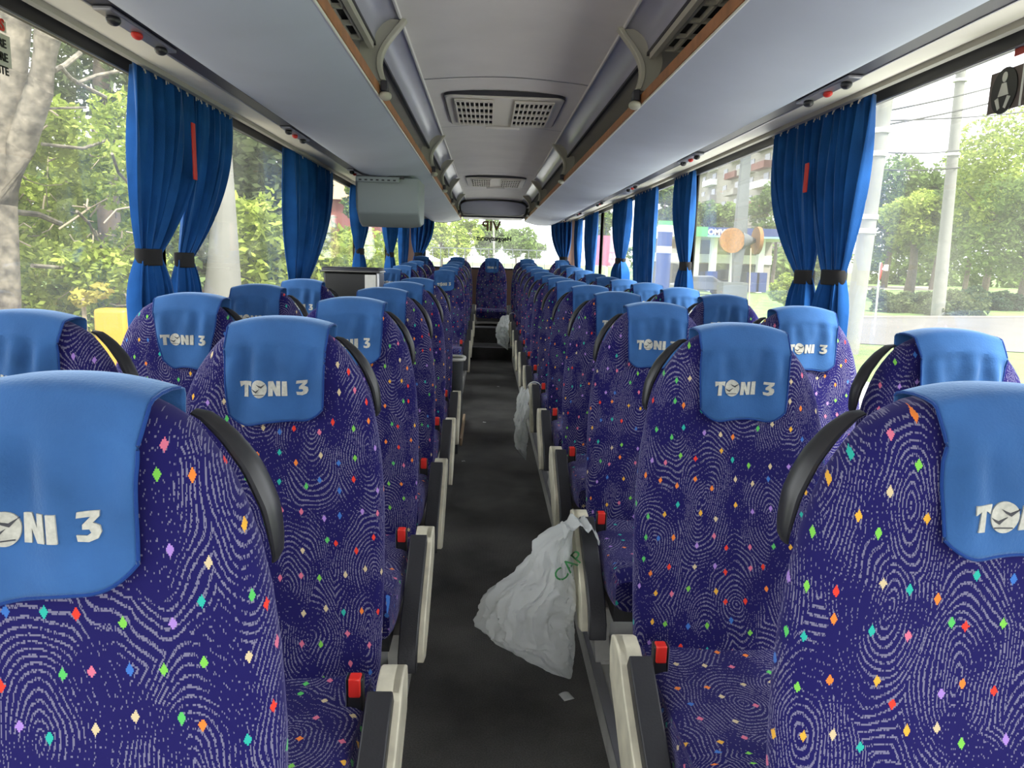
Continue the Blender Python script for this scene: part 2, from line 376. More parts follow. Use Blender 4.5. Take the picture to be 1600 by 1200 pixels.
# ceiling: slightly arched
struct('ceiling', MB().grid(lambda u, v: (-.362+.724*u, Y0+v*(10.1-Y0), 1.973+.022*math.sin(PI*u)), 15, 2), 'ceiling_cloth')
struct('roof_light_block', MB().box(-1.28, 1.28, Y0-.1, Y1+.08, 2.10, 2.14), 'rack_inner', smooth=False)  # unseen outer roof slab, added to block daylight above the racks
jm = MB()
for y in (3.35, 4.52, 6.9, 8.15):
    jm.grid(lambda u, v: (-.36+.72*u, y+.008*v, 1.9715+.022*math.sin(PI*u)), 15, 2)
struct('trim_5', jm, 'rail_grey')
for s, nm in ((-1, 'left'), (1, 'right')):
    # cove beside the ceiling
    def cove(u, v, s=s):
        a = u*PI/2
        return (s*(.36+.085*math.sin(a)), Y0+v*(9.95-Y0), 1.975-.075*(1-math.cos(a)))
    struct('trim_cove_'+nm, MB().grid(cove, 9, 2), 'cove')
    struct('trim_edge_'+nm, MB().tube([(s*.361, Y0, 1.971), (s*.361, 9.95, 1.971)], .006, 6), 'white')
    struct('trim_groove_'+nm, MB().box(min(s*.440, s*.452), max(s*.440, s*.452), Y0, 9.95, 1.888, 1.899), 'rail_black')
    # luggage rack
    rk = thing('luggage_rack', 'long grey overhead luggage rack with orange edge along the %s windows' % nm, 'luggage rack', (s*.7, 0, 1.74))
    ri = Matrix.Translation((-s*.7, 0, -1.74))
    prof = [(.435, 1.734), (.47, 1.722), (.53, 1.706), (.60, 1.694), (.68, 1.688), (.75, 1.690), (.80, 1.697), (.84, 1.711), (.872, 1.732), (.872, 1.768), (.435, 1.768)]
    mb = MB().prism([(s*x, z) for x, z in prof], 1, Y0, 10.25)
    o = part('shelf', mb, 'rack_grey', rk); o.matrix_parent_inverse = ri
    o = part('edge_trim', MB().box(min(s*.428, s*.4345), max(s*.428, s*.4345), Y0, 10.25, 1.737, 1.768), 'orange_trim', rk, label='orange brown edge strip'); o.matrix_parent_inverse = ri
    o = part('edge_bead', MB().tube([(s*.433, Y0, 1.734), (s*.433, 10.25, 1.734)], .0035, 6), 'white', rk); o.matrix_parent_inverse = ri
    o = part('back_panel', MB().box(min(s*1.10, s*1.12), max(s*1.10, s*1.12), Y0, 10.2, 1.76, 1.90).box(min(s*.445, s*1.12), max(s*.445, s*1.12), Y0, 10.2, 1.90, 1.915), 'rack_inner', rk); o.matrix_parent_inverse = ri
    o = part('end_lip', MB().tube([(s*x, 10.25, z) for x, z in prof[:9]], .006, 6), 'rail_black', rk); o.matrix_parent_inverse = ri
    # grilles above the rack opening
    gm = MB(); x0, x1 = .462, .575
    for yy0, yy1 in ((1.2, 1.75), (1.85, 2.42)):
        for k in range(4):
            xx = x0+k*(x1-x0)/3; gm.box(min(s*xx, s*(xx+.008)), max(s*xx, s*(xx+.008)), yy0, yy1, 1.872, 1.888)
        for k in range(5):
            y = yy0+k*(yy1-yy0)/4; gm.box(min(s*x0, s*(x1+.008)), max(s*x0, s*(x1+.008)), y-.006, y+.006, 1.872, 1.884)
    g = thing('air_grille', 'pale slatted air grille above the near end of the %s rack' % nm, 'grille', (s*.53, 1.8, 1.88))
    gi = Matrix.Translation((-s*.53, -1.8, -1.88))
    o = part('slats', gm, 'bracket', g); o.matrix_parent_inverse = gi
    o = part('cavity_shade', MB().box(min(s*x0, s*x1), max(s*x0, s*x1), 1.2, 2.42, 1.888, 1.899), 'hole_shade', g); o.matrix_parent_inverse = gi  # solid black slab paints the shaded depth behind the slats
    o = part('frame', MB().box(min(s*.442, s*.458), max(s*.442, s*.458), 1.1, 2.5, 1.868, 1.899), 'bracket', g); o.matrix_parent_inverse = gi
    # rail under the rack, cove panel, window header
    struct('trim_rail_'+nm, MB().box(min(s*.872, s*.925), max(s*.872, s*.925), Y0, 10.3, 1.730, 1.752), 'rail_black')
    struct('trim_lip_'+nm, MB().tube([(s*.924, Y0, 1.731), (s*.924, 10.3, 1.731)], .004, 6), 'rail_grey')
    struct('trim_panel_'+nm, MB().grid(lambda u, v: (s*(.925+.268*u), Y0+v*(10.4-Y0), 1.742+.072*u-.012*math.sin(PI*u)), 9, 2), 'cove_panel', solid=.004)
    struct('trim_header_'+nm, MB().box(min(s*1.185, s*1.2), max(s*1.185, s*1.2), Y0, 10.45, 1.752, 1.815), 'window_frame')
    struct('trim_seal_'+nm, MB().tube([(s*1.186, Y0, 1.754), (s*1.186, 10.45, 1.754)], .003, 6), 'rail_grey')
    struct('trim_curtain_rail_'+nm, MB().tube([(s*1.168, Y0, 1.796), (s*1.168, 10.4, 1.796)], .005, 6), 'rail_grey')
    struct('trim_sill_'+nm, MB().box(min(s*1.13, s*1.2), max(s*1.13, s*1.2), Y0, 10.45, .66, .70), 'window_frame')

# windows
pil_l = [-2.2, .85, 2.62, 4.4, 6.45, 8.45, 10.42]
pil_r = [-2.2, .85, 2.68, 4.6, 6.3, 8.3, 10.42]
n = 0
for s, P_ in ((-1, pil_l), (1, pil_r)):
    for i, (a, b) in enumerate(zip(P_[:-1], P_[1:])):
        n += 1
        o = struct('window_%d' % n, MB().box(min(s*1.205, s*1.211), max(s*1.205, s*1.211), a, b, .68, 1.80), 'glass_left' if s < 0 else 'glass_right', smooth=False)
        o.visible_shadow = True
        fr = MB()
        for y in (a, b): fr.box(min(s*1.185, s*1.215), max(s*1.185, s*1.215), y-.022, y+.022, .68, 1.80)
        part('frame', fr, 'window_frame', o)
n += 1
o = struct('window_%d' % n, MB().box(-.93, .98, Y1+.02, Y1+.026, 1.09, 1.80), 'glass_rear', smooth=False)
part('frame', MB().box(-.97, -.93, Y1-.01, Y1+.05, 1.05, 1.80).box(.98, 1.02, Y1-.01, Y1+.05, 1.05, 1.80).box(-.93, .98, Y1-.01, Y1+.04, 1.07, 1.095), 'window_frame', o)
struct('trim_heating_wire', MB().box(-.93, .98, Y1+.015, Y1+.018, 1.262, 1.266), 'wire')
# rear ceiling locker
lk = thing('ceiling_locker', 'grey rounded locker panel above the rear window', 'locker', (0, 10.0, 1.87))
li = Matrix.Translation((0, -10, -1.87))
def lock(u, v):
    a = u*2*PI; e = 3.2; ca, sa = math.cos(a), math.sin(a)
    return (.435*math.copysign(abs(ca)**(2/e), ca), 9.9+.5*v, 1.872+.098*math.copysign(abs(sa)**(2/e), sa))
rings = [[lock(k/40, v) for k in range(40)] for v in (0, 1)]
o = part('body', MB().loft(rings), 'cove', lk, bev=.012); o.matrix_parent_inverse = li
o = part('lower_seal', MB().box(-.40, .40, 9.93, 10.45, 1.752, 1.774), 'rail_black', lk); o.matrix_parent_inverse = li
o = part('lower_bead', MB().tube([(-.40, 9.9, 1.779), (.40, 9.9, 1.779)], .006, 6), 'white', lk); o.matrix_parent_inverse = li
struct('wall_rear_header', MB().box(-.46, .46, 10.02, 10.06, 1.96, 2.1).box(-1.2, -.36, 10.28, 10.3, 1.77, 2.1).box(.36, 1.2, 10.28, 10.3, 1.77, 2.1), 'rack_inner', smooth=False)

# roof vents
def roof_vent(y0, y1, lab):
    t = thing('roof_vent', lab, 'roof vent', (0, (y0+y1)/2, 1.98)); inv = Matrix.Translation((0, -(y0+y1)/2, -1.98))
    xs = (-.285, .285)
    def zc(x): return 1.973+.022*math.sin(PI*(x+.362)/.724)
    pan = MB()
    # solid panel; black sheets paint the shade of two open grille fields
    cols = 8; rows = 4; gw = .182; gl = (y1-y0)*.78; gy0 = y0+(y1-y0)*.08
    fields = ((-.235, -.235+gw), (.235-gw, .235))
    z0, z1 = 1.958, 1.972
    rnd = .05
    outl = []
    for cx, cy, a0 in ((xs[1]-rnd, y1-rnd, 0), (xs[0]+rnd, y1-rnd, 90), (xs[0]+rnd, y0+rnd, 180), (xs[1]-rnd, y0+rnd, 270)):
        for k in range(6):
            a = math.radians(a0+k*18); outl.append((cx+rnd*math.cos(a), cy+rnd*math.sin(a)))
    o = part('hatch_panel', MB().prism(outl, 2, 1.964, 1.985), 'vent', t, bev=.006); o.matrix_parent_inverse = inv
    for fx0, fx1 in fields:
        o = part('cavity_shade', MB().box(fx0, fx1, gy0, gy0+gl, 1.961, 1.9635), 'hole_shade', t); o.matrix_parent_inverse = inv  # black sheet painted as the shade behind the grille bars
        g = MB(); cw = (fx1-fx0)/cols; rh = gl/rows
        for k in range(cols+1): g.box(fx0+k*cw-cw*.14, fx0+k*cw+cw*.14, gy0-.005, gy0+gl+.005, 1.950, 1.961)
        for k in range(rows+1): g.box(fx0-.004, fx1+.004, gy0+k*rh-rh*.13, gy0+k*rh+rh*.13, 1.954, 1.961)
        o = part('grille', g, 'vent', t, smooth=False); o.matrix_parent_inverse = inv
    o = part('surround', MB().prism([(x*1.015, (y-(y0+y1)/2)*1.012+(y0+y1)/2-.008) for x, y in outl], 2, 1.971, 1.99), 'rail_black', t); o.matrix_parent_inverse = inv
    o = part('handle_bar', MB().box(-.075, .085, y1-.05, y1-.03, 1.945, 1.956).box(-.09, .10, y1-.012, y1+.004, 1.948, 1.962), 'white', t); o.matrix_parent_inverse = inv
roof_vent(3.62, 4.40, 'beige roof hatch with two square grilles, nearer the camera')
roof_vent(7.15, 8.0, 'beige roof hatch with two square grilles, far along the ceiling')

# rack brackets
def bracket(s, y, lab):
    t = thing('rack_bracket', lab, 'bracket', (s*.43, y, 1.78), 'curved brackets between ceiling and rack'); inv = Matrix.Translation((-s*.43, -y, -1.78))
    inner, outer = [], []
    for k in range(13):
        a = k/12; b = 1-a
        x = .346+.068*(1-(1-a)**2.2) + .022*math.sin(PI*a); z = 1.968-.188*a**.85
        inner.append((s*x, z))
        outer.append((s*(x+.030+.075*b**1.2+.010*math.sin(PI*a)), z-.0+.004*b))
    poly = inner+outer[::-1]
    o = part('web', MB().prism(poly, 1, y-.002, y+.018), 'bracket', t, smooth=False); o.matrix_parent_inverse = inv
    rib = MB(); rings = []
    for k, (x, z) in enumerate(inner):
        rings.append([(x-.006*s, y-.016, z), (x+.012*s, y-.016, z+.002), (x+.012*s, y+.022, z+.002), (x-.006*s, y+.022, z)])
    rib.loft(rings)
    o = part('rib', rib, 'bracket', t, bev=.003); o.matrix_parent_inverse = inv
    bx, bz = inner[-1]
    o = part('collar', MB().box(min(bx-.012*s, bx+.010*s), max(bx-.012*s, bx+.010*s), y-.02, y+.026, bz-.034, bz), 'rail_black', t, bev=.004, label='dark collar'); o.matrix_parent_inverse = inv
    o = part('foot', MB().sphere((bx-.004*s, y, bz-.046), .026, 16, 10, (.8, 1.15, .55)), 'bracket', t); o.matrix_parent_inverse = inv
ords = ['nearest', 'second', 'third', 'fourth', 'fifth']
for k, y in enumerate((2.54, 4.80, 5.96, 7.3, 9.0)):
    bracket(-1, y, '%s curved beige bracket on the left luggage rack' % ords[k])
for k, y in enumerate((2.54, 5.0, 7.3, 9.0)):
    bracket(1, y, '%s curved beige bracket on the right luggage rack' % ords[k])

# service units under the racks
for s, nm in ((-1, 'left'), (1, 'right')):
    for k in range(6):
        y = 1.88+1.45*k+(.32 if s > 0 else 0)
        t = thing('service_unit', '%s reading lamp strip with red button under the %s rack' % ((['nearest', 'second', 'third', 'fourth', 'fifth', 'farthest'][k]), nm), 'lamp unit', (s*.900, y, 1.724), 'lamp strips under the racks')
        part('plate', MB().box(-.02, .02, -.17, .17, -.004, .006), 'rail_grey', t, bev=.003)
        for dy in (-.12, .12): part('knob', MB().sphere((0, dy, -.010), .015, 12, 8, (1, 1.2, .8)), 'black_plastic', t)
        part('call_button', MB().sphere((s*.004, .0, -.008), .012, 12, 8, (1, 1.6, .8)), 'red', t)

# signs on the glass
def sign(name, lab, corners_y, z0, z1, s, m, kind='sign'):
    y0, y1 = corners_y
    o = part(name, MB().box(min(s*1.190, s*1.1925), max(s*1.190, s*1.1925), y0, y1, z0, z1), m, smooth=False)
    return tag(o, lab, kind)
def signtext(txt, size, m, s, y, z, par, bold=0, nm='lettering'):
    # reads from inside the bus
    if s > 0: mt = Matrix.Translation((1.1885, y, z)) @ Matrix(((0, 0, -1, 0), (-1, 0, 0, 0), (0, 1, 0, 0), (0, 0, 0, 1)))
    else: mt = Matrix.Translation((-1.1885, y, z)) @ Matrix(((0, 0, 1, 0), (1, 0, 0, 0), (0, 1, 0, 0), (0, 0, 0, 1)))
    o = text(nm, txt, size, m, mt, par, bold=bold); return o
pa, pb = onx(1540, 190, 1.19), onx(1540, 113, 1.19)
yf, zb_, zt_ = pa.y, pa.z+.012, pb.z
o = sign('belt_sign', 'dark seat belt sticker with pictogram on the right window', (yf-.50, yf), pa.z+.015, pb.z-.012, 1, 'sticker_dark')
zc_ = (pa.z+pb.z)/2
part('divider', MB().box(1.187, 1.1895, yf-.122, yf-.117, pa.z+.016, pb.z-.012).box(1.187, 1.1895, yf-.215, yf-.210, pa.z+.016, pb.z-.012), 'white', o)
pg = MB()
def disc(mb, y, z, ry, rz, x0=1.1870, x1=1.1895, n=24):
    return mb.prism([(y+ry*math.cos(2*PI*k/n), z+rz*math.sin(2*PI*k/n)) for k in range(n)], 0, x0, x1)
disc(pg, yf-.058, zc_, .046, .055); part('roundel', pg, 'glossy_black', o)
pg = MB(); disc(pg, yf-.058, zc_+.032, .009, .012, 1.1855, 1.1868); pg.prism([(yf-.040, zc_-.012), (yf-.050, zc_+.018), (yf-.066, zc_+.018), (yf-.078, zc_-.012)], 0, 1.1855, 1.1868)
pg.prism([(yf-.030, zc_-.018), (yf-.044, zc_-.044), (yf-.052, zc_-.040), (yf-.042, zc_-.014)], 0, 1.1855, 1.1868)
pg.prism([(yf-.086, zc_-.018), (yf-.072, zc_-.044), (yf-.064, zc_-.040), (yf-.074, zc_-.014)], 0, 1.1855, 1.1868)
part('pictogram', pg, 'grey_metal', o)
for k, tx in enumerate(('PORT', 'DE LA', 'CEINT')): signtext(tx, .026, 'glossy_black', 1, yf-.166, zc_+.032-.032*k, o, .0006)
o = sign('exit_label', 'dull red lettered label above the seat belt sticker', (yf-.56, yf-.075), pb.z+.012, pb.z+.062, 1, 'red_dull')
signtext('ISSUE DE SECOURS', .040, 'orange_trim', 1, yf-.30, pb.z+.037, o, .001)
pa, pb = onx(19, 108, -1.19), onx(19, 60, -1.19)
o = sign('belt_sign', 'grey lettered notice cropped by the left edge of the photo', (pa.y-.30, pa.y), pa.z, pb.z, -1, 'grey_metal')
for k, tx in enumerate(('OBLIGATOIRE', 'CEINTURE', 'SECURITE')): signtext(tx, .026, 'decal', -1, pa.y-.012-(.088, .064, .061)[k], pb.z-.022-.030*k, o, .0006)
pa, pb = onx(10, 52, -1.19), onx(10, 35, -1.19)
o = sign('exit_label', 'small red label above the grey notice on the left window', (pa.y-.30, pa.y), pa.z, pb.z, -1, 'grey_metal')
signtext('SECOURS', .036, 'red', -1, pa.y-.085, (pa.z+pb.z)/2, o, .001)

# rear window writing, seen mirrored from inside
rm = lambda px, py: at(px, py, Y1+.012)
def rear(txt, size, m, px, py, name, lab, bold=0):
    p = rm(px, py); mt = Matrix.Translation(p) @ Matrix(((1, 0, 0, 0), (0, 0, -1, 0), (0, 1, 0, 0), (0, 0, 0, 1)))
    o = text(name, txt, size, m, mt, None, mirror=True, bold=bold); return tag(o, lab, 'lettering')
rear('Hepgeziyoruz', .088, 'decal', 772, 373, 'window_lettering', 'black mirrored word on the rear window', .0035)
rear('www.', .035, 'decal', 784, 368, 'window_lettering', 'tiny black mirrored line above the long rear window word', .001)
rear('VIP', .19, 'decal_brown', 768, 354, 'window_lettering', 'large brown mirrored letters near the top of the rear window', .004)

# ================================================================ seats
ZT = 1.011                       # seat-back top above the platform
OUT = [(0, 0), (.006, .045), (.016, .078), (.035, .108), (.06, .130), (.09, .150), (.13, .169), (.18, .184), (.25, .196), (.34, .204), (.45, .207), (.6, .206), (.75, .201), (.78, .195)]
def wid(dz):
    for (a, wa), (b, wb) in zip(OUT[:-1], OUT[1:]):
        if dz <= b: return wa+(wb-wa)*(dz-a)/(b-a)
    return OUT[-1][1]
def yc(z): return .100+(z-.35)/.658*.095+.012*math.sin((z-.35)/.658*PI)
def hd(z):
    t = max(0, (z-(ZT-.07))/.07); return .012+.043*math.sqrt(max(0, 1-t*t))
def yfront(x, z):
    w_ = max(.02, wid(ZT-z)); u = min(1, abs(x)/w_)
    bol = .018*max(0, min(1, (z-.36)/.15))*max(0, min(1, (ZT-.10-z)/.2))
    return yc(z)-hd(z)*(1-u**3.2)**(1/3.2)+bol*(1-u**2)
def backrest(grow=0, dy=0, dscale=1, z_lo=.27):
    rings = []; N = 44
    zs = [ZT-d for d in (.0008, .003, .007, .014, .024, .036, .052, .07, .09, .115, .15, .2, .26, .34, .42, .5, .57, .63, .68, .71, ZT-z_lo)]
    for z in zs:
        dz = ZT-z; wv = max(.012, wid(dz))*1.0+grow*min(1, .25+dz*8)
        if z < .32: wv -= (.32-z)*.12
        h = hd(z)*dscale
        ring = []
        for k in range(N):
            a = 2*PI*k/N; e = 2.7 if grow == 0 else 3.4
            x = wv*math.copysign(abs(math.cos(a))**(2/e), math.cos(a)); q = math.copysign(abs(math.sin(a))**(2/e), math.sin(a))
            y = yc(z)+h*q+dy
            if q < 0 and not grow:
                bol = .018*max(0, min(1, (z-.36)/.15))*max(0, min(1, (ZT-.10-z)/.2)); y += bol*(1-(x/wv)**2)*(-q)
            ring.append((x, y, z+(grow*.6 if grow else 0)*min(1, max(0, 1-dz*6))))
        rings.append(ring)
    return MB().loft(rings)
uvb = lambda c: (c.x+(.9*c.y if c.x > 0 else -.9*c.y)*(abs(c.x)/.2), c.z)
ME = {}
ME['backrest'] = backrest().mesh('backrest', 'moquette', uvb)
_sh = backrest(-.028, .046, .9, .25); _sh.v = [(a, b, c-.045) for a, b, c in _sh.v]
ME['back_shell'] = _sh.mesh('back_shell', 'black_plastic')
def cushion(w2=.198, front=-.36):
    def fn(u, v):
        a = 2*PI*u; e = 5
        ca, sa = math.cos(a), math.sin(a)
        return math.copysign(abs(ca)**(2/e), ca), math.copysign(abs(sa)**(2/e), sa)
    rings = []; N = 40
    for k in range(15):
        y = front+(.10-front)*k/14; t = k/14
        sh = 1 if t > .18 else math.sqrt(max(.06, 1-((.18-t)/.18)**2))
        top = .368-.022*math.sin(PI*min(1, t*1.0))*.6+.018*(1-t); bot = .245
        zc = (top+bot)/2 - (.02 if t < .18 else 0)*(1-sh); hh = (top-bot)/2*(.55+.45*sh); ww = w2*(.93+.07*sh)
        r = []
        for i in range(N):
            cx, sz = fn(i/N, 0); z = zc+hh*sz
            if sz > 0: z -= .012*(1-(cx)**2)
            r.append((ww*cx, y, z))
        rings.append(r)
    return MB().loft(rings)
uvc = lambda c: (c.x*1.0+(.4+c.z if abs(c.x) > .19 else 0), c.y+.9*(c.z-.3)*(-1 if c.y < -.30 else .2))
ME['seat_cushion'] = cushion().mesh('seat_cushion', 'moquette', uvc)
ME['cushion_tray'] = MB().box(-.18, .18, -.31, .12, .205, .255).mesh('cushion_tray', 'black_plastic')
def handle(s):
    """grab handle hugging the shoulder on side s (+1 = +x)"""
    rings = []; n = 22
    for k in range(n+1):
        t = k/n; dz = .030+.155*t; b = math.sin(PI*min(1, max(0, t)))**.55
        e = .004; tx, tz = wid(dz+e)-wid(dz-e), -2*e; l = math.hypot(tx, tz); nx, nz = -tz/l, tx/l   # outward normal of the outline
        off_ = -.004+.011*b; rn, ry = .003+.0065*b, .010+.010*b
        c = (wid(dz)+nx*off_, yc(ZT-dz)+.040, ZT-dz+nz*off_)
        rings.append([(s*(c[0]+nx*rn*math.cos(q)), c[1]+ry*math.sin(q), c[2]+nz*rn*math.cos(q)) for q in [2*PI*i/14 for i in range(14)]])
    return MB().loft(rings)
for s in (-1, 1): ME['handle', s] = handle(s).mesh('grab_handle', 'black_plastic')
# armrest: lies against the aisle side; local x grows toward the seat
def arm(s):
    # s = +1: the seat is on the right of the aisle (arm on its -x side)
    X0, X1 = (-.2625, -.2125)
    if s < 0: X0, X1 = .2125, .2625
    ai = X0 if s > 0 else X1     # aisle face
    def rng(a, b): return (min(a, b), max(a, b))
    top = [(.055, .352), (.045, .388), (.020, .398), (-.02, .396), (-.06, .380), (-.11, .352), (-.17, .318), (-.24, .282), (-.30, .245), (-.335, .205), (-.345, .175)]
    body = top[:5]+[(-.10, .350), (-.16, .318), (-.22, .286), (-.27, .250), (-.30, .205), (-.30, .170), (-.24, .150), (-.14, .190), (-.04, .255), (.04, .30)]
    a, b = rng(ai, ai+(.020 if s > 0 else -.020))
    m1 = MB().prism(body, 0, a, b)
    head = top[:5]+[(-.06, .352), (0, .335), (.05, .33)]
    a, b = rng(ai+.002*s, ai+.047*s)
    m1.prism(head, 0, a, b)
    pad = MB(); rings = []
    for i, (y, z) in enumerate(top[4:]):
        a, b = ai+.012*s, ai+.056*s
        j = i+4; p = top[max(j-1, 4)]; q = top[min(j+1, len(top)-1)]
        d = Vector((0, q[0]-p[0], q[1]-p[1])).normalized(); nrm = Vector((0, d.z, -d.y))
        th = .036 if i < 6 else .026
        rings.append([(a, y, z+.002), (a+.006*s, y-nrm.y*0, z+.007), (b-.006*s, y, z+.007), (b, y, z+.002), (b, y+nrm.y*th, z+nrm.z*th), (a, y+nrm.y*th, z+nrm.z*th)])
    pad.loft(rings)
    return m1, pad
for s in (-1, 1):
    b_, p_ = arm(s); ME['arm', s] = b_.mesh('armrest', 'cream'); ME['pad', s] = p_.mesh('arm_pad', 'pad')
def buckle(s):
    x = -.178*s; m1 = MB().box(x-.014, x+.014, -.035, -.010, .335, .405); m2 = MB().box(x-.0105, x+.0105, -.040, -.016, .372, .4085)
    m3 = MB().box(*( (x+.0142*s, x+.0162*s) if s > 0 else (x-.0162, x-.0142) ), -.036, -.012, .350, .405)
    return m1, m2, m3
for s in (-1, 1):
    a, b, c = buckle(s)
    ME['bk', s] = a.mesh('seatbelt_buckle', 'black_plastic'); ME['bb', s] = b.mesh('release_button', 'buckle_red'); ME['bs', s] = c.mesh('buckle_edge', 'steel')
def leg(s):
    x = -.175*s
    poly = [(-.24, .21), (.10, .21), (.09, .18), (.00, .15), (-.04, .06), (.02, .012), (.02, 0), (-.17, 0), (-.17, .012), (-.12, .06), (-.15, .16)]
    return MB().prism(poly, 0, x-.022, x+.022)
for s in (-1, 1): ME['leg', s] = leg(s).mesh('leg', 'grey_metal')
ME['leg', 0] = leg(0).mesh('leg', 'grey_metal')

# headrest cover: draped over the top, variants differ in tilt, length and creases
def cover_fn(var):
    rr = random.Random(100+var)
    hw = .093; L = (.188, .185, .198, .185, .192, .19, .188, .165, .20)[var]; tilt = (0, .05, -.045, .09, -.02, -.07, .09, -.02, .0)[var]
    xo = (0, .008, -.010, .012, -.006, .0, -.002, .030, .028)[var]
    ph = [rr.uniform(0, 6.28) for _ in range(5)]; amp = rr.uniform(1.3, 1.9)
    def wav(x, d):
        g = min(1, max(0, d/.05))
        return amp*g*(.0036*math.sin(110*x+ph[0]+9*d)*math.exp(-((d-.09)/.05)**2)+.0040*math.sin(48*x+ph[1]+5*d)*min(1, d/.15)+.0022*math.sin(150*x+ph[2])*math.exp(-((d-.07)/.03)**2))
    def P(u, v):
        # v: 0 hem behind, 1 hem in front;  u across
        s = v*(.09+.05+L)-.09-.02
        x = (u-.5)*2
        if s < 0:                       # behind
            d = -s; X = x*hw; z = ZT+.002-d*.95; y = yc(min(ZT, z))+hd(min(ZT-.001, z))*0+.036
            f = 1
        elif s < .03:                   # over the crest
            a = s/.03*PI; X = x*hw; z = ZT+.002+.008*math.sin(a); y = yc(ZT)+.040*math.cos(a)-.004
        else:
            d = s-.03; ed = max(0, (abs(x)-.50)/.50); d *= 1-.17*ed**2.6; t = d/L
            narrow = 1 - ((.10 if var != 8 else .42)*t) + .02*math.sin(3*t)
            X = x*hw*narrow*(1-.05*max(0, (t-.8)/.2)**2)
            z = ZT+.002-d*.985; 
            yy = min(yfront(X*.92, min(z, ZT-.004)), yfront(0, min(z, ZT-.05)))
            y = min(yc(ZT)-.049, 9) if False else yy-.009-.003*(1-t)
            b = min(1, d/.035); y = (yc(ZT)-.044)*(1-b)+y*b
            y -= wav(X, d)
            z += tilt*X*t*2.0
        z -= .014*(abs(x)**2.2)*(1 if s > -.02 else .6)
        return (X+xo+tilt*.05*0, y, z)
    return P, L, tilt, xo, wav
def cover(var):
    P, L, tilt, xo, wav = cover_fn(var)
    return MB().grid(P, 41, 56)
def surf(var, x, z):
    """front of cover at (x, z) by search along v"""
    P = cover_fn(var)[0]; best = None
    u = .5
    for it in range(3):
        lo, hi = .55, 1.0
        for _ in range(22):
            m = (lo+hi)/2
            if P(u, m)[2] > z: lo = m
            else: hi = m
        p = P(u, lo); u = min(1, max(0, u+(x-p[0])/.19))
    return P(u, lo)[1]
SERIF_T = [(0, 1), (.05, .62), (.20, .72), (.30, .76), (.30, 0), (.28, 0), (.28, -.06), (.62, -.06), (.62, .76), (.72, .72), (.86, .62), (.92, 1)]
N_ = [(0, 0), (0, 1), (.33, 1), (.58, .50), (.58, 1), (.90, 1), (.90, 0), (.58, 0), (.32, .48), (.32, 0)]
I_ = [(.02, 0), (.02, .0), (.06, 1), (.44, 1), (.44, 0)]
THREE = [(.05, .80), (.08, 1.0), (.80, 1.0), (.78, .80), (.55, .60), (.80, .50), (.85, .28), (.72, .06), (.42, -.04), (.08, .02), (.04, .24), (.36, .18), (.50, .26), (.44, .38), (.22, .40), (.22, .56), (.48, .80)]
def densify(poly, step=.12):
    out = []
    for i, p in enumerate(poly):
        q = poly[(i+1) % len(poly)]; n = max(1, int(math.hypot(q[0]-p[0], q[1]-p[1])/step))
        for k in range(n): out.append((p[0]+(q[0]-p[0])*k/n, p[1]+(q[1]-p[1])*k/n))
    return out
def glyph_mesh(polys, var, name, m, lift, thick=.0016):
    import bmesh
    P, L, tilt, xo, wav = cover_fn(var)
    unit = .0243; W = 5.15
    bm = bmesh.new()
    for poly in polys:
        vs = [bm.verts.new((p[0], p[1], 0)) for p in densify(poly)]
        f = bm.faces.new(vs)
        bmesh.ops.triangulate(bm, faces=[f])
    for _ in range(2):
        es = [e for e in bm.edges if e.calc_length() > .16]
        if es: bmesh.ops.subdivide_edges(bm, edges=es, cuts=1); bmesh.ops.triangulate(bm, faces=bm.faces[:])
    r = bmesh.ops.extrude_face_region(bm, geom=bm.faces[:])
    top = {v for v in r['geom'] if isinstance(v, bmesh.types.BMVert)}
    lift_ = {v: (lift+thick if v in top else lift-.002) for v in bm.verts}
    zmid = ZT-.118
    for v, l in lift_.items():
        lx = (v.co.x-W/2)*unit; lz = (v.co.y-.5)*unit*1.12
        sl = tilt*.8
        x = lx+xo-.002; z = zmid+lz+sl*lx
        v.co = Vector((x, surf(var, x, z)-l, z))
    bmesh.ops.recalc_face_normals(bm, faces=bm.faces[:])
    me = bpy.data.meshes.new(name); bm.to_mesh(me); bm.free(); me.materials.append(M[m]); return me
def off(poly, dx, sc=1): return [(p[0]*sc+dx, p[1]) for p in poly]
circ = [(1.52+.60*math.cos(2*PI*k/28), .50+.62*math.sin(2*PI*k/28)) for k in range(28)]
def bird(cx, cy, w):
    return [(cx-w, cy+.10), (cx-w*.5, cy+.03), (cx, cy-.03), (cx+w*.5, cy+.06), (cx+w, cy+.14), (cx+w*.5, cy-.02), (cx+.03, cy-.16), (cx-w*.5, cy-.06)]
letters = [off(SERIF_T, 0), circ, off(N_, 2.22), off(I_, 3.20), off(THREE, 4.22, 1.05)]
birds = [bird(1.72, .72, .36), bird(1.28, .38, .34), [(1.10, .10), (1.9, .12), (1.9, .08), (1.10, .06)]]
NV = 9
for k in range(NV):
    ME['cover', k] = cover(k).mesh('headrest_cover', 'cover_blue')
    P_ = cover_fn(k)[0]; pth = [P_(0, .36+.64*i/40) for i in range(41)]+[P_(i/30, 1) for i in range(1, 30)]+[P_(1, 1-.64*i/40) for i in range(41)]
    ME['hem', k] = MB().tube([(x, y-.0008, z) for x, y, z in pth], .0019, 6).mesh('hem', 'hem_blue')
    ME['letters', k] = glyph_mesh(letters, k, 'lettering', 'lettering', .0012)
    ME['birds', k] = glyph_mesh(birds, k, 'bird_emblem', 'bird', .0030, .0008)

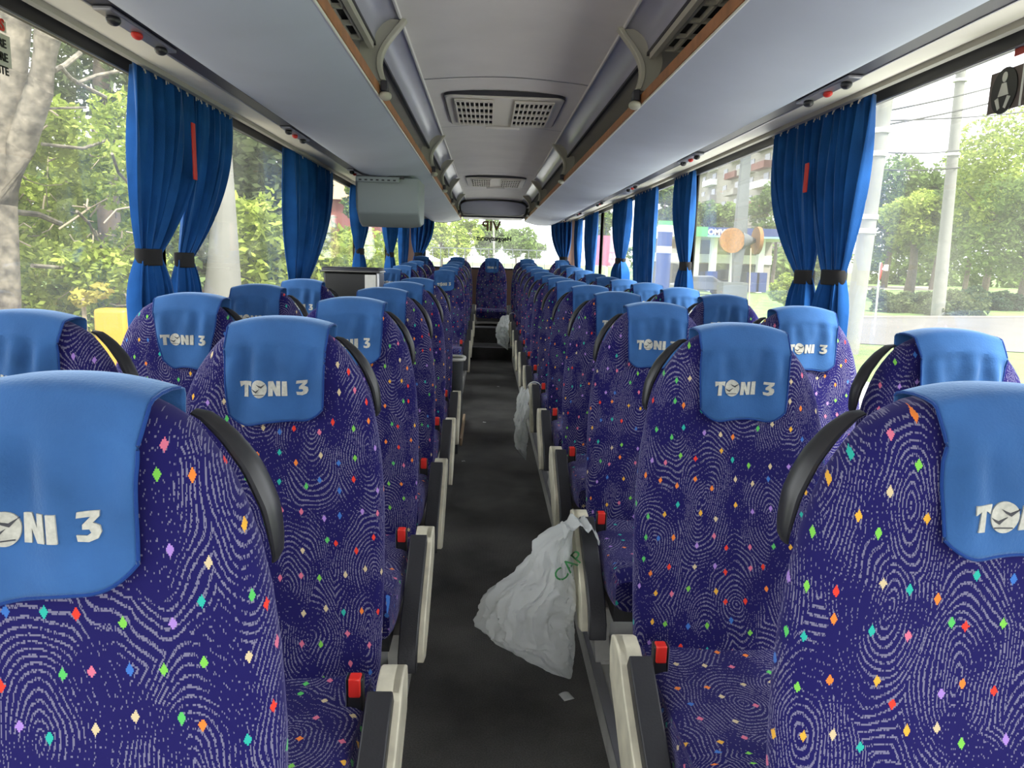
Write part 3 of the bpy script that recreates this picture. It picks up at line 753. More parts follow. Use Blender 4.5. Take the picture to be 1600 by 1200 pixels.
def seat(x, y, lift, s, aisle, var, label, group, armed=True, has_cover=True, zbase=None):
    """s = +1 on the right of the aisle, -1 on the left, 0 in the middle of the rear bench"""
    zb = plat_z(y) if zbase is None else zbase
    t = thing('coach_seat', label, 'seat', (x+(.008 if s < 0 and aisle else 0), y, zb), group)
    link('backrest', ME['backrest'], t); link('seat_cushion', ME['seat_cushion'], t)
    link('back_shell', ME['back_shell'], t); link('cushion_tray', ME['cushion_tray'], t)
    if has_cover:
        c = link('headrest_cover', ME['cover', var], t, solid=.002)
        e = link('lettering', ME['letters', var], c); e['label'] = 'grey embroidered word TONI 3'; link('bird_emblem', ME['birds', var], c); link('hem', ME['hem', var], c)
    if s:
        link('grab_handle', ME['handle', -s], t)
        b = link('seatbelt_buckle', ME['bk', s], t, bev=.003); link('release_button', ME['bb', s], b, bev=.003); link('buckle_edge', ME['bs', s], b)
        if aisle and armed:
            a = link('armrest', ME['arm', s], t, bev=.003); link('arm_pad', ME['pad', s], a, bev=.003)
        link('leg', ME['leg', s], t)
        if not aisle: pass
    return t
XA, XW = .468, .93
nth = ['nearest', 'second', 'third', 'fourth', 'fifth', 'sixth', 'seventh', 'eighth', 'ninth', 'tenth', 'eleventh', 'twelfth']
YR = [.585, 1.35, 2.11, 2.875, 3.64, 4.40, 5.17, 5.93, 6.69, 7.46, 8.22, 8.98]
YL = {0: .515, 1: 1.23, 2: 1.95, 3: 2.66, 4: 3.375, 5: 4.09, 8: 6.6, 9: 7.4, 10: 8.2, 11: 8.98}
GR = 'patterned coach seats right of the aisle'; GL = 'patterned coach seats left of the aisle'
for k, y in enumerate(YR):
    seat(XA, y, 0, 1, True, (7, 0, 4, 1, 5, 2, 0, 3, 4, 1, 0, 2)[k], '%s seat beside the aisle on the right, cushion and armrest toward the aisle' % nth[k], GR)
    seat(XW, y, 0, 1, False, (4, 4, 0, 2, 1, 0, 4, 0, 1, 5, 2, 0)[k], '%s seat beside the right windows, blue cover on its headrest' % nth[k], GR)
kk = 0
for k, y in YL.items():
    seat(-XA, y, 0, -1, True, (6, 1, 3, 0, 5, 0, 0, 0, 3, 1, 2, 0)[k], '%s seat beside the aisle on the left, cushion and armrest toward the aisle' % nth[kk], GL)
    kk += 1
kk = 0
for k, y in YL.items():
    if k == 5: continue
    seat(-XW, y, 0, -1, False, (0, 4, 8, 0, 4, 0, 0, 0, 4, 1, 2, 0)[k], '%s seat beside the left windows, blue cover on its headrest' % nth[kk], GL)
    kk += 1
for i, x in enumerate((-.935, -.468, 0, .468, .935)):
    lb = ('far left seat of the rear bench under the rear window', 'rear bench seat just left of the middle one', 'middle seat of the rear bench facing down the aisle, small blue cover',
          'rear bench seat just right of the middle one', 'far right seat of the rear bench under the rear window')[i]
    t = seat(x, 9.78, 0, (0, -1, 0, 1, 0)[i], abs(x) < .6, 0, lb, 'seats of the rear bench', zbase=.22)
    t.scale = (1, 1, .99)

# ================================================================ curtains
def curtain(s, ya, yb, yt, wt, zt, lab, tie=True, zb=.96, npl=7, amp=.022, xin=1.145, ybot=None, wb=None, seed=1, bulge=2.6, group='blue window curtains', rear=False):
    """ya..yb heading along the rail, gathered at (yt, zt) to width wt; s = side of the bus. rear: runs along x on the back window"""
    rr = random.Random(seed); ph = [rr.uniform(0, 6.3) for _ in range(4)]
    ztop = 1.772; W = yb-ya; Yc = (ya+yb)/2; wb = wb or wt*1.7
    def fn(u, v):
        z = ztop+(zb-ztop)*v
        if z > zt:
            t = (ztop-z)/(ztop-zt); k = t**bulge; wv = W*(1-k)+wt*k; c = Yc*(1-t**1.8)+yt*t**1.8
            a = amp*(1-.55*k)*(.65+.35*math.sin(PI*t))
        else:
            t = (zt-z)/(zt-zb); k = 1-(1-min(1, t*1.5))**2; wv = wt+(wb-wt)*k; c = yt+((ybot if ybot is not None else yt)-yt)*t; a = amp*(.45+.5*k)
        q = 2*PI*npl*u
        d = a*math.sin(q+ph[0]+.5*math.sin(3*v+ph[1]))+a*.35*math.sin(2.3*q+ph[2]+2*v)
        lat = c+(u-.5)*wv+.006*math.sin(q*1.5+ph[3]+4*v)
        if rear: return (lat, 10.40-d, z)
        return (s*(xin-d), lat, z)
    base = (Yc, 10.4, 1.77) if rear else (s*xin, Yc, 1.77)
    t = thing('window_curtain', lab, 'curtain', base, group); inv = Matrix.Translation(-Vector(base))
    o = part('fabric', MB().grid(fn, npl*12+1, 44), 'curtain_blue', t, solid=.003); o.matrix_parent_inverse = inv
    if tie:
        rings = []
        N = 28
        for dz in (-.026, -.022, .022, .026):
            r = []
            for k in range(N):
                a = 2*PI*k/N; g = 1.0 if abs(dz) < .025 else .96
                p, q = (wt*.56)*math.cos(a)*g, (amp*.75+.012)*math.sin(a)*g
                r.append((yt+p, 10.40-q, zt+dz) if rear else (s*(xin-q), yt+p, zt+dz))
            rings.append(r)
        o = part('tie_band', MB().loft(rings, cap=False), 'tie', t, solid=.002, label='black tie band'); o.matrix_parent_inverse = inv
    hk = MB()
    for k in range(6):
        q = ya+W*(k+.5)/6
        p = (q, 10.39, ztop+.004) if rear else (s*(xin-.020), q, ztop+.010)
        hk.sphere(p, .006, 8, 6, (1, 1, 1.5))
        for j in range(3):
            e = (p[0]+(0 if not rear else .01*(j-1))-s*.004*(not rear), p[1]+(.010*(j-1) if not rear else -.01), p[2]-.022-.006*((k+j) % 3)); hk.tube([p, e], .0022, 4)
    o = part('hooks', hk, 'cord', t); o.matrix_parent_inverse = inv
    return t
Zr = lambda px, py, s: onx(px, py, s*1.13).z
curtain(-1, 2.36, 2.86, 2.42, .12, Zr(258, 402, -1), 'nearest left curtain, its broader left panel', seed=3, npl=6, amp=.026, wb=.22)
curtain(-1, 2.82, 3.20, 2.70, .10, Zr(296, 402, -1)-.01, 'nearest left curtain, its right panel beside the red strip', seed=4, npl=6, amp=.020, wb=.2)
curtain(-1, 4.08, 5.20, 4.30, .30, 1.02, 'second left curtain, wide and bulging, drawn in low without a band', tie=False, seed=5, npl=9, amp=.035, bulge=2.2, wb=.34)
curtain(-1, 6.10, 6.75, 6.35, .20, Zr(566, 393, -1), 'third left curtain, narrow with a black band, right of the wide one', seed=6, npl=6, amp=.034)
curtain(-1, 7.95, 8.75, 8.35, .22, Zr(612, 398, -1), 'fourth left curtain with a black band, below the hanging monitor', seed=7, npl=6, amp=.040)
curtain(-1, 9.15, 10.05, 9.6, .60, 1.0, 'fifth left curtain, straight, next to the rear corner', tie=False, seed=8, npl=7, amp=.040, bulge=1)
curtain(1, 2.42, 2.78, 2.56, .13, Zr(1292, 433, 1), 'nearest right curtain, its brighter right panel', seed=9, npl=6, amp=.026, wb=.2)
curtain(1, 2.74, 3.22, 2.80, .11, Zr(1258, 433, 1), 'nearest right curtain, its darker left panel', seed=10, npl=6, amp=.024, wb=.2)
curtain(1, 4.47, 4.85, 4.52, .15, Zr(1068, 416, 1), 'second right curtain with a black band, beside the round discs', seed=11, npl=5, amp=.024, wb=.26)
curtain(1, 5.44, 6.10, 5.75, .62, 1.0, 'third right curtain, straight and untied', tie=False, seed=12, npl=6, amp=.030, bulge=1)
t = curtain(1, 6.45, 7.15, 6.75, .26, Zr(972, 408, 1), 'fourth right curtain, balled up below its band', seed=13, npl=6, amp=.040, zb=1.04, wb=.55)
curtain(1, 8.30, 9.25, 8.7, .60, 1.0, 'fifth right curtain, straight, next to the last one', tie=False, seed=14, npl=7, amp=.040, bulge=1)
curtain(1, 9.75, 10.3, 10.0, .45, 1.0, 'last right curtain, next to the dark rear corner', tie=False, seed=15, npl=5, amp=.040, bulge=1)
curtain(-1, -1.12, -.80, -1.02, .10, 1.25, 'curtain at the left end of the rear window', rear=True, seed=16, npl=5, amp=.03)
curtain(1, .80, 1.10, 1.00, .10, 1.25, 'curtain at the right end of the rear window', rear=True, seed=17, npl=5, amp=.03)
# red strips between the panels
for s, nm, px, p0, p1 in ((-1, 'left', 301, 192, 280), (1, 'right', 1262, 255, 300)):
    a = onx(px, p0, s*1.09); b = onx(px, p1, s*1.09)
    o = part('warning_strip', MB().box(min(s*1.092, s*1.086), max(s*1.092, s*1.086), a.y-.014, a.y+.014, b.z, a.z), 'red', bev=.002)
    tag(o, 'narrow red strip hanging between the nearest %s curtain panels' % nm, 'strip')
    if s < 0:
        pass

# ================================================================ loose fittings
# folded monitor under the left rack
mt = thing('hanging_monitor', 'grey moulded monitor housing hanging under the left luggage rack', 'monitor', (-.70, 4.75, 1.70)); inv = Matrix.Translation((.70, -4.75, -1.70))
rings = []
prof = [(4.62, 1.735), (4.62, 1.60), (4.64, 1.52), (4.72, 1.465), (4.80, 1.445), (5.02, 1.47), (5.05, 1.60), (5.05, 1.70), (5.05, 1.735)]
prof = [(y, z) for y, z in prof]
rings = [[(x, y, z if True else z) for y, z in prof] for x in (-.875, -.865, -.55, -.49)]
rings[0] = [(x, 4.83+(y-4.83)*.9, 1.735+(z-1.735)*.86) for x, y, z in rings[0]]
rings[-1] = [(x, 4.83+(y-4.83)*.94, 1.735+(z-1.735)*.97) for x, y, z in rings[-1]]
o = part('housing', MB().loft([[(x, y, min(z, 1.685 if False else z)-.047) for x, y, z in r] for r in rings]), 'monitor', mt, bev=.008); o.matrix_parent_inverse = inv
pm = MB().box(-.86, -.60, 4.560, 4.573, 1.652, 1.684)
o = part('control_panel', pm, 'monitor', mt, bev=.004); o.matrix_parent_inverse = inv
bt = MB()
for k in range(7): bt.box(-.842+.034*k, -.826+.034*k, 4.556, 4.561, 1.660, 1.668)
o = part('buttons', bt, 'rail_black', mt); o.matrix_parent_inverse = inv
o = part('neck', MB().box(-.86, -.58, 4.575, 5.0, 1.678, 1.690), 'rail_black', mt); o.matrix_parent_inverse = inv

# black cabinet with silver rim ahead of the middle door
ct = thing('fridge_cabinet', 'black box with a silver rim behind the left window seats', 'cabinet', (-.80, 4.28, .08))
part('body', MB().box(-.155, .13, -.20, .0, 0, 1.045), 'glossy_black', ct, bev=.01)
part('side_panel', MB().box(.132, .146, -.20, .0, .80, 1.045), 'steel', ct, bev=.003, label='silver side panel')
part('front_strip', MB().box(.07, .13, -.206, -.200, .80, 1.035), 'grey_metal', ct)
part('rim', MB().box(-.165, .15, -.212, .0, 1.045, 1.072), 'rail_black', ct, bev=.012)
part('rim_edge', MB().tube([(-.165, -.210, 1.048), (-.165, -.214, 1.05), (.15, -.214, 1.05), (.151, -.01, 1.05)], .005, 6), 'steel', ct)

# partition beside the stairwell, bin, handrail, floor edge
ptn = thing('stairwell_partition', 'dark upright panel beside the middle door steps', 'partition', (-.29, 4.50, 0))
part('panel', MB().box(-.20, .066, 0, .03, 0, .60), 'bin', ptn, bev=.008)
part('side_panel', MB().box(.042, .066, .03, .80, 0, .40), 'bin', ptn, bev=.004)
bn = thing('waste_bin', 'grey plastic waste bin with open looped rim beside the aisle', 'bin', (-.278, 4.40, .42))
rings = []
for z, g in ((0, .80), (.01, .86), (.19, 1.0)):
    rings.append([(.085*g*math.copysign(abs(math.cos(a))**.6, math.cos(a)), .085*g*math.copysign(abs(math.sin(a))**.6, math.sin(a)), z) for a in [2*PI*k/28 for k in range(28)]])
part('body', MB().loft(rings), 'bin', bn)
loop = [(.09*math.copysign(abs(math.cos(a))**.5, math.cos(a)), .085*math.copysign(abs(math.sin(a))**.5, math.sin(a)), .205) for a in [2*PI*k/32 for k in range(33)]]
part('rim', MB().tube(loop, .010, 8, cap=False), 'grey_metal', bn)
part('opening', MB().prism([(x*.9, y*.9) for x, y, z in loop[:-1]], 2, .19, .197), 'glossy_black', bn)  # black plate paints the shaded inside of the closed bin body
part('wall_hook', MB().box(-.03, .03, .080, .10, .15, .18), 'bin', bn)
hr = thing('handrail', 'white upright handrail beside the waste bin', 'handrail', (-.285, 4.515, .60))
part('rail', MB().tube([(.01, 0, .0), (.005, .0, .10), (-.01, .02, .27), (-.03, .05, .31)], .011, 10), 'white', hr)
part('grip', MB().tube([(-.03, .05, .31), (-.045, .10, .36), (-.07, .2, .385)], .014, 10), 'black_plastic', hr, label='black grip end')
o = part('floor_edging', MB().box(-.222, -.205, 4.72, 5.5, .0, .05), 'tan', bev=.003); tag(o, 'short tan edging strip on the left side of the dark aisle', 'edging')

# ================================================================ plastic bags, scraps
def bag(name, lab, base, W, D, H, top, seed, m='bag'):
    """hanging bag: base = hook point; W across (y), D (x) bulge into the aisle, H height"""
    rr = random.Random(seed); t = thing(name, lab, 'plastic bag', base)
    ph = [rr.uniform(0, 6) for _ in range(8)]
    return t, ph
from mathutils import noise as NZ
from mathutils.bvhtree import BVHTree
def bag_near():
    t = thing('plastic_bag', 'white carrier bag with green print hung over the third right armrest', 'plastic bag', (.23, 1.95, .45)); inv = Matrix.Translation((-.23, -1.95, -.45))
    prof = [(.0, .010, .045), (.05, .040, .060), (.12, .060, .075), (.22, .066, .090), (.30, .080, .100), (.40, .120, .115), (.50, .150, .120), (.62, .148, .110), (.74, .125, .095), (.84, .090, .075), (.93, .050, .050), (1.0, .008, .020)]
    def lerp(t_):
        for a, b in zip(prof[:-1], prof[1:]):
            if t_ <= b[0]:
                k = (t_-a[0])/(b[0]-a[0]); return a[1]+(b[1]-a[1])*k, a[2]+(b[2]-a[2])*k
        return prof[-1][1:]
    def fn(u, v):
        wx, wy = lerp(v); a = 2*PI*u; ca, sa = math.cos(a), math.sin(a)
        p = Vector((ca*1.3, sa*1.3, v*3.2))
        cr = 1+.30*NZ.noise(p*1.1)-.22*abs(NZ.noise(p*2.3+Vector((3, 1, 7))))-.12*abs(NZ.noise(p*5+Vector((9, 2, 1))))-.05*abs(NZ.noise(p*11))
        x = .196+.0*v-wx*.80+wx*1.0*ca*cr; y = 2.01-.12*v+wy*sa*cr; z = .470-.395*v+.03*NZ.noise(p*1.7)*math.sin(PI*v)
        return (min(x, .199+.012*max(0, v-.5)), y, z)
    mb = MB().grid(fn, 120, 90, True)
    o = part('bag_body', mb, 'bag', t); o.matrix_parent_inverse = inv
    bvh = BVHTree.FromPolygons([Vector(q) for q in mb.v], mb.f)
    hd_ = MB()
    def strap(u, v):
        a = PI*u
        return (.212-.052*math.cos(a), 1.94+.10*v+.010*math.sin(6*a), .440+.050*math.sin(a)+.008*math.sin(9*u*PI+v*3))
    hd_.grid(strap, 22, 8)
    o = part('strap', hd_, 'bag', t, solid=.001); o.matrix_parent_inverse = inv
    p = at(889, 886, 1.86)
    me = textmesh('CAP', .052, .0); me.materials.clear(); me.materials.append(M['green_ink'])
    me.transform(Matrix.Translation(p) @ Matrix.Rotation(math.radians(-50), 4, 'Y') @ Matrix.Rotation(PI/2, 4, 'X'))
    for v in me.vertices:
        d = (v.co-CAM).normalized(); h = bvh.ray_cast(CAM, d)
        if h[0] is not None: v.co = h[0]-d*.003
    o = link('print', me, t); o.matrix_parent_inverse = inv; o['label'] = 'green printed letters'
bag_near()
def bag_small(x, y, ztop, h, w, lab, seed):
    t = thing('plastic_bag', lab, 'plastic bag', (x, y, ztop))
    rr = random.Random(seed); ph = [rr.uniform(0, 6) for _ in range(6)]
    def fn(u, v):
        a = 2*PI*u; g = w*(.25+.9*math.sin(PI*min(1, v*.75+.12)))*(1 if v < .85 else (1-v)/.15+.05)
        p = Vector((math.cos(a)*1.3+seed, math.sin(a)*1.3, v*4)); cr = 1+.5*NZ.noise(p*1.3)-.4*abs(NZ.noise(p*3))-.2*abs(NZ.noise(p*6))
        return (min(.0, -.012-g*.35+g*.42*math.cos(a)*cr), -.02+g*.9*math.sin(a)*cr-.05*v, -h*v+.012*math.sin(2*a+ph[3]))
    part('bag_body', MB().grid(fn, 64, 40, True), 'bag', t)
    part('strap', MB().grid(lambda u, v: (.03-.04*math.cos(PI*u), .02+.03*v, .0+.035*math.sin(PI*u)), 14, 4), 'bag', t, solid=.001)
bag_small(.198, 4.22, .48, .40, .085, 'crumpled white bag hanging long on an armrest halfway down the right side', 21)
bag_small(.198, 8.15, .60, .36, .16, 'pale bag hanging from a far armrest on the right near the rear steps', 22)
for i, (px, py, r, lab) in enumerate(((885, 1089, .016, 'small white paper square on the dark aisle floor, nearest scrap'), (757, 660, .010, 'tiny white scrap mid aisle, just beyond the tan edging'),
                                      (778, 604, .012, 'tiny white scrap far along the aisle floor'), (724, 721, .010, 'tiny pale scrap beside the left plinth of the aisle'))):
    d = ROT @ Vector(((px-800)/F, (600-py)/F, -1)); p = CAM+d*(-CAM.z/d.z)
    mb = MB().grid(lambda u, v: ((u-.5)*2*r, (v-.5)*2*r*1.1, .0015+.004*math.sin(PI*u)*v), 6, 6)
    o = part('paper_scrap', mb, 'paper', solid=.0006); o.location = p; o.rotation_euler[2] = .4+i; tag(o, lab, 'paper scrap')

# ================================================================ outside
G = -.98
def gp(px, py):
    d = ROT @ Vector(((px-800)/F, (600-py)/F, -1)); return CAM+d*((G-CAM.z)/d.z)
def flat(name, pts, m, dz, kind='structure'):
    mb = MB(); mb.add([(p[0], p[1], G+dz) for p in pts], [tuple(range(len(pts)))])
    mb.add([(p[0], p[1], G-.3) for p in pts], [tuple(range(len(pts)-1, -1, -1))])
    o = part(name, mb, m, smooth=False); o['kind'] = kind; return o
struct('ground', MB().box(-260, 260, -60, 420, G-.6, G), 'grass', smooth=False)
flat('road', [(-2.4, -30), (7.5, -30), (7.5, 60), (4, 200), (-14, 200), (-2.4, 60)], 'asphalt', .012)
def gpp(l): return [tuple(gp(*q)[:2]) for q in l]
flat('road_crossing', gpp([(1290, 497), (1640, 497), (1760, 560), (1290, 535)]), 'road_grey', .02)
flat('road_far', gpp([(1060, 423), (1260, 424), (1300, 437), (1230, 446), (1060, 441)]), 'road_grey', .02)
flat('verge', [(-16, -30), (-2.4, -30), (-2.4, 60), (-16, 60)], 'paving', .008)  # pale paving added over the grass to bounce more, less green light inside
flat('path', gpp([(1330, 447), (1470, 448), (1470, 454), (1330, 453)]), 'paving', .03)
struct('kerb', MB().tube([Vector((*gp(1290, 497)[:2], G+.03)), Vector((*gp(1640, 497)[:2], G+.03))], .09, 6), 'kerb')

def leaves(cl, n, size, spread, seed, flatness=.6):
    """leaf quads scattered round cluster centres cl [(x, y, z, r)]"""
    g = np.random.default_rng(seed); cl = np.array(cl)
    w_ = cl[:, 3]**2; w_ = w_/w_.sum(); idx = g.choice(len(cl), n, p=w_)
    d = g.normal(size=(n, 3)); d /= np.linalg.norm(d, axis=1)[:, None]
    r = cl[idx, 3]*(.55+.45*g.random(n)**.5)*spread
    c = cl[idx, :3]+d*r[:, None]*np.array([1, 1, .8])
    a = g.normal(size=(n, 3)); a[:, 2] *= flatness; a /= np.linalg.norm(a, axis=1)[:, None]
    b = np.cross(a, g.normal(size=(n, 3))); b /= np.linalg.norm(b, axis=1)[:, None]
    s = size*(.6+.8*g.random(n))[:, None]
    V = np.stack([c-a*s, c-b*s*.45, c+a*s, c+b*s*.45], 1).reshape(-1, 3)
    return V.tolist(), [(4*i, 4*i+1, 4*i+2, 4*i+3) for i in range(n)]
def foliage(name, m, par, cl, n, size, seed, spread=1.0):
    V, Fc = leaves(cl, n, size, spread, seed)
    me = bpy.data.meshes.new(name); me.from_pydata(V, [], Fc); me.materials.append(M[m])
    return link(name, me, par)
def tree(name, lab, px, py, Y, rx, ry, m, n, leafpx, seed, trunk=True, nc=26, bark='bark_dark', group=None, tw=.12, ybase=None):
    """crown centred where the photo shows it, Y metres down the bus axis; trunk stands on the ground"""
    c = at(px, py, Y); k = Y/F; RX, RZ = rx*k, ry*k
    t = thing(name, lab, 'tree', (c.x, c.y, G), group); inv = Matrix.Translation((-c.x, -c.y, -G))
    rr = random.Random(seed); cl = []
    for i in range(nc):
        while True:
            q = [rr.uniform(-1, 1) for _ in range(3)]
            if sum(v*v for v in q) < 1: break
        cl.append((c.x+q[0]*RX*.8, c.y+q[1]*RX*.8, c.z+q[2]*RZ*.8, min(RX, RZ)*rr.uniform(.28, .46)))
    o = foliage('foliage', m, t, cl, n, leafpx*k, seed); o.matrix_parent_inverse = inv
    if trunk:
        mb = MB(); w0 = max(tw, RX*.07)
        mb.tube([(c.x, c.y, G), (c.x+.05*RX, c.y, G+(c.z-G)*.45), (c.x-.04*RX, c.y, c.z)], [w0, w0*.75, w0*.5], 9)
        for i in range(4):
            a = i*1.7+seed; mb.tube([(c.x, c.y, c.z-RZ*.5), (c.x+math.cos(a)*RX*.5, c.y+math.sin(a)*RX*.5, c.z+RZ*.1*(i-1))], [w0*.4, w0*.15], 6)
        o = part('trunk', mb, bark, t); o.matrix_parent_inverse = inv
    return t
# right-hand park
tree('park_tree', 'light green round tree with a short trunk in the park', 1432, 352, 62, 52, 52, 'leaf_light', 7000, 3.4, 31, tw=.45)
tree('park_tree', 'dull dark tree behind the light green round tree, leftmost in the park', 1395, 320, 92, 75, 95, 'leaf_mid', 7000, 4.2, 32, group='park trees')
tree('park_tree', 'tall dark tree right behind the light green round tree', 1470, 335, 88, 70, 95, 'leaf_mid', 7000, 4.2, 33, group='park trees')
tree('park_tree', 'large bright green tree right of the far pole, under the seat belt sign', 1560, 285, 48, 85, 120, 'leaf_light', 10000, 3.6, 34, nc=36)
tree('park_tree', 'dense green tree at the right edge with branches hanging low', 1610, 350, 44, 105, 100, 'leaf_mid', 10000, 3.8, 35, nc=34)
tree('park_tree', 'mid green tree filling behind the far pole', 1520, 345, 58, 62, 85, 'leaf_mid', 7000, 3.6, 36)
for i, (px, Y, rx, m) in enumerate(((1412, 39, 52, 'leaf_dark'), (1500, 37, 62, 'leaf_dark'), (1545, 44, 50, 'leaf_blue'))):
    c = at(px, 484, Y); k = Y/F
    t = thing('juniper_bush', ('low dark spreading bush left of the far pole', 'low dark spreading bush right of the far pole', 'low bluish bush farthest right behind the dark bushes')[i], 'bush', (c.x, c.y, G))
    cl = [(c.x+R.uniform(-1, 1)*rx*k*.85, c.y+R.uniform(-1, 1), G+R.uniform(.1, 1.0)*(1.15-.5*abs(R.uniform(-1, 1))), rx*k*.28) for _ in range(18)]
    o = foliage('foliage', m, t, cl, 5000, 3.2*k, 50+i); o.matrix_parent_inverse = Matrix.Translation((-c.x, -c.y, -G))
tree('street_tree', 'pale green bush between the nearest right curtain and the forecourt', 1228, 452, 30, 26, 26, 'leaf_light', 2600, 3.2, 41, trunk=False)
tree('street_tree', 'green tree below the apartment block, right of the grey post', 1215, 335, 78, 48, 50, 'leaf_mid', 4500, 3.6, 42)
tree('street_tree', 'green tree below the apartment block, left of the grey post', 1125, 338, 84, 40, 26, 'leaf_mid', 3500, 3.6, 43)
tree('street_tree', 'green tree left of the apartment block beside the second right curtain', 1078, 330, 80, 30, 34, 'leaf_mid', 3500, 3.6, 44)
tree('street_tree', 'green tree seen between the straight and the banded right curtains', 1040, 318, 74, 26, 40, 'leaf_mid', 3000, 3.6, 45)
tree('street_tree', 'small tree in the far right windows', 940, 350, 95, 22, 28, 'leaf_mid', 2600, 3.6, 46)

for (pa_, pb_, Y_, lab_, sd_) in ((1330, 1700, 115, 'long dark tree belt closing the park behind the trunks', 91), (1000, 1290, 100, 'tree belt behind the filling station', 92)):
    b_ = at((pa_+pb_)/2, 400, Y_); t = thing('tree_belt', lab_, 'trees', (b_.x, b_.y, G)); n_ = 60; q = random.Random(sd_); cl_ = []
    for _ in range(n_):
        p_ = at(q.uniform(pa_, pb_), 405, Y_+q.uniform(-4, 4)); cl_.append((p_.x, p_.y, G+q.uniform(0, 4.5), q.uniform(1.4, 2.6)))
    o = foliage('foliage', 'leaf_mid', t, cl_, 7000, .45, sd_); o.matrix_parent_inverse = Matrix.Translation((-b_.x, -b_.y, -G))
# trolley poles and wires
def pole(name, lab, b, t_, Y, w0, w1, m='concrete', bands=()):
    p, q = at(*b, Y), at(*t_, Y); base = Vector((p.x, p.y, G)); base.x -= (q.x-p.x)/(q.z-p.z)*(p.z-G)
    t = thing(name, lab, 'pole', base); inv = Matrix.Translation(-base)
    top = q+(q-p)*.15
    o = part('shaft', MB().tube([base, base.lerp(top, .5), top], [w0/2, (w0+w1)/4, w1/2], 14), m, t); o.matrix_parent_inverse = inv
    for k in bands:
        c = base.lerp(top, k); o = part('band', MB().tube([c-Vector((0, 0, .06)), c+Vector((0, 0, .06))], w0/2*1.02, 14), 'grey_metal', t); o.matrix_parent_inverse = inv
    return t
pole('utility_pole', 'thick white concrete pole right beside the nearest right curtain', (1334, 500), (1382, 165), 19, .46, .36, bands=(.45, .5, .72, .8))
pole('utility_pole', 'white concrete pole standing at the verge in front of the bushes', (1467, 470), (1501, 118), 36, .62, .40, bands=(.60, .86))
pole('utility_pole', 'wide pale pole close to the left windows, behind the nearest left curtain', (349, 440), (352, 222), 9, .72, .09)
for i, (a, b, Ya, Yb) in enumerate((((1340, 182), (1640, 110), 22, 30), ((1340, 203), (1640, 135), 22, 30), ((1340, 235), (1500, 235), 26, 36), ((1340, 190), (1640, 170), 24, 40), ((1340, 262), (1500, 262), 30, 36))):
    p, q = at(*a, Ya), at(*b, Yb)
    pts = [p.lerp(q, k/8)-Vector((0, 0, .12*math.sin(PI*k/8))) for k in range(9)]
    o = part('overhead_wire', MB().tube(pts, .030, 5), 'wire'); tag(o, ('topmost dark overhead wire past both white poles', 'second overhead wire below the topmost one', 'level thin wire ending at the far white pole', 'thin wire crossing behind the far pole top', 'lowest level wire before the park trees')[i], 'wire', 'overhead trolley wires')
# no-entry sign
b = gp(1365, 524); t = thing('road_sign', 'red and white no entry sign on a thin post by the road', 'road sign', b)
part('post', MB().tube([(0, 0, 0), (-.04, 0, 2.45)], .03, 8), 'grey_metal', t)
o = part('sign_plate', MB().tube([(0, -.012, 0), (0, .012, 0)], .28, 32), 'red', t); o.location = (-.03, -.05, 2.15); o.rotation_euler[2] = math.radians(68)
o = part('white_bar', MB().box(-.19, .19, -.018, -.013, -.045, .045), 'white', t); o.location = (-.03, -.05, 2.15); o.rotation_euler[2] = math.radians(68)
part('back_box', MB().box(.14, .24, -.01, .10, 2.18, 2.38), 'white', t)
# sculpture of discs on a tall grey post
Ys = 45; b = at(1146, 452, Ys); b = Vector((b.x, b.y, G)); u = Ys/F
t = thing('disc_monument', 'tall dark post carrying two orange round discs on the verge', 'monument', b); inv = Matrix.Translation(-b)
pz = lambda px, py: at(px, py, Ys)
o = part('plinth', MB().box(pz(1125, 450).x, pz(1163, 450).x, Ys-.6, Ys+.6, G, pz(1145, 441).z), 'post_grey', t); o.matrix_parent_inverse = inv
a0, a1, c0, c1 = pz(1144, 442), pz(1154, 442), pz(1160, 236), pz(1172, 236)
o = part('post', MB().loft([[(a0.x, Ys-.2, a0.z), (a1.x, Ys-.2, a0.z), (a1.x, Ys+.2, a0.z), (a0.x, Ys+.2, a0.z)], [(pz(1147, 370).x, Ys-.25, pz(0+1150, 370).z), (pz(1165, 370).x, Ys-.25, pz(1150, 370).z), (pz(1165, 370).x, Ys+.25, pz(1150, 370).z), (pz(1147, 370).x, Ys+.25, pz(1150, 370).z)],
         [(c0.x, Ys-.2, c0.z), (c1.x, Ys-.2, c0.z), (c1.x, Ys+.2, c0.z), (c0.x, Ys+.2, c0.z)]]), 'post_grey', t); o.matrix_parent_inverse = inv
p = pz(1140, 376); o = part('disc', MB().tube([(p.x, Ys-.55, p.z), (p.x, Ys-.35, p.z)], 19*u, 40), 'wicker', t, label='round disc facing the bus'); o.matrix_parent_inverse = inv
p = pz(1183, 376); o = part('disc', MB().tube([(p.x-.11, Ys, p.z), (p.x+.11, Ys, p.z)], 21*u, 40), 'wicker', t, label='disc seen edge on'); o.matrix_parent_inverse = inv
p, q = pz(1158, 376), pz(1180, 376); o = part('cone', MB().tube([p, q], [15*u, 3*u], 20), 'post_grey', t); o.matrix_parent_inverse = inv
p, q = pz(1171, 450), pz(1173, 396); pole('thin_post', 'thin pale post in front of the edge-on disc', (1171, 450), (1173, 396), 40, .07, .06, 'tan')

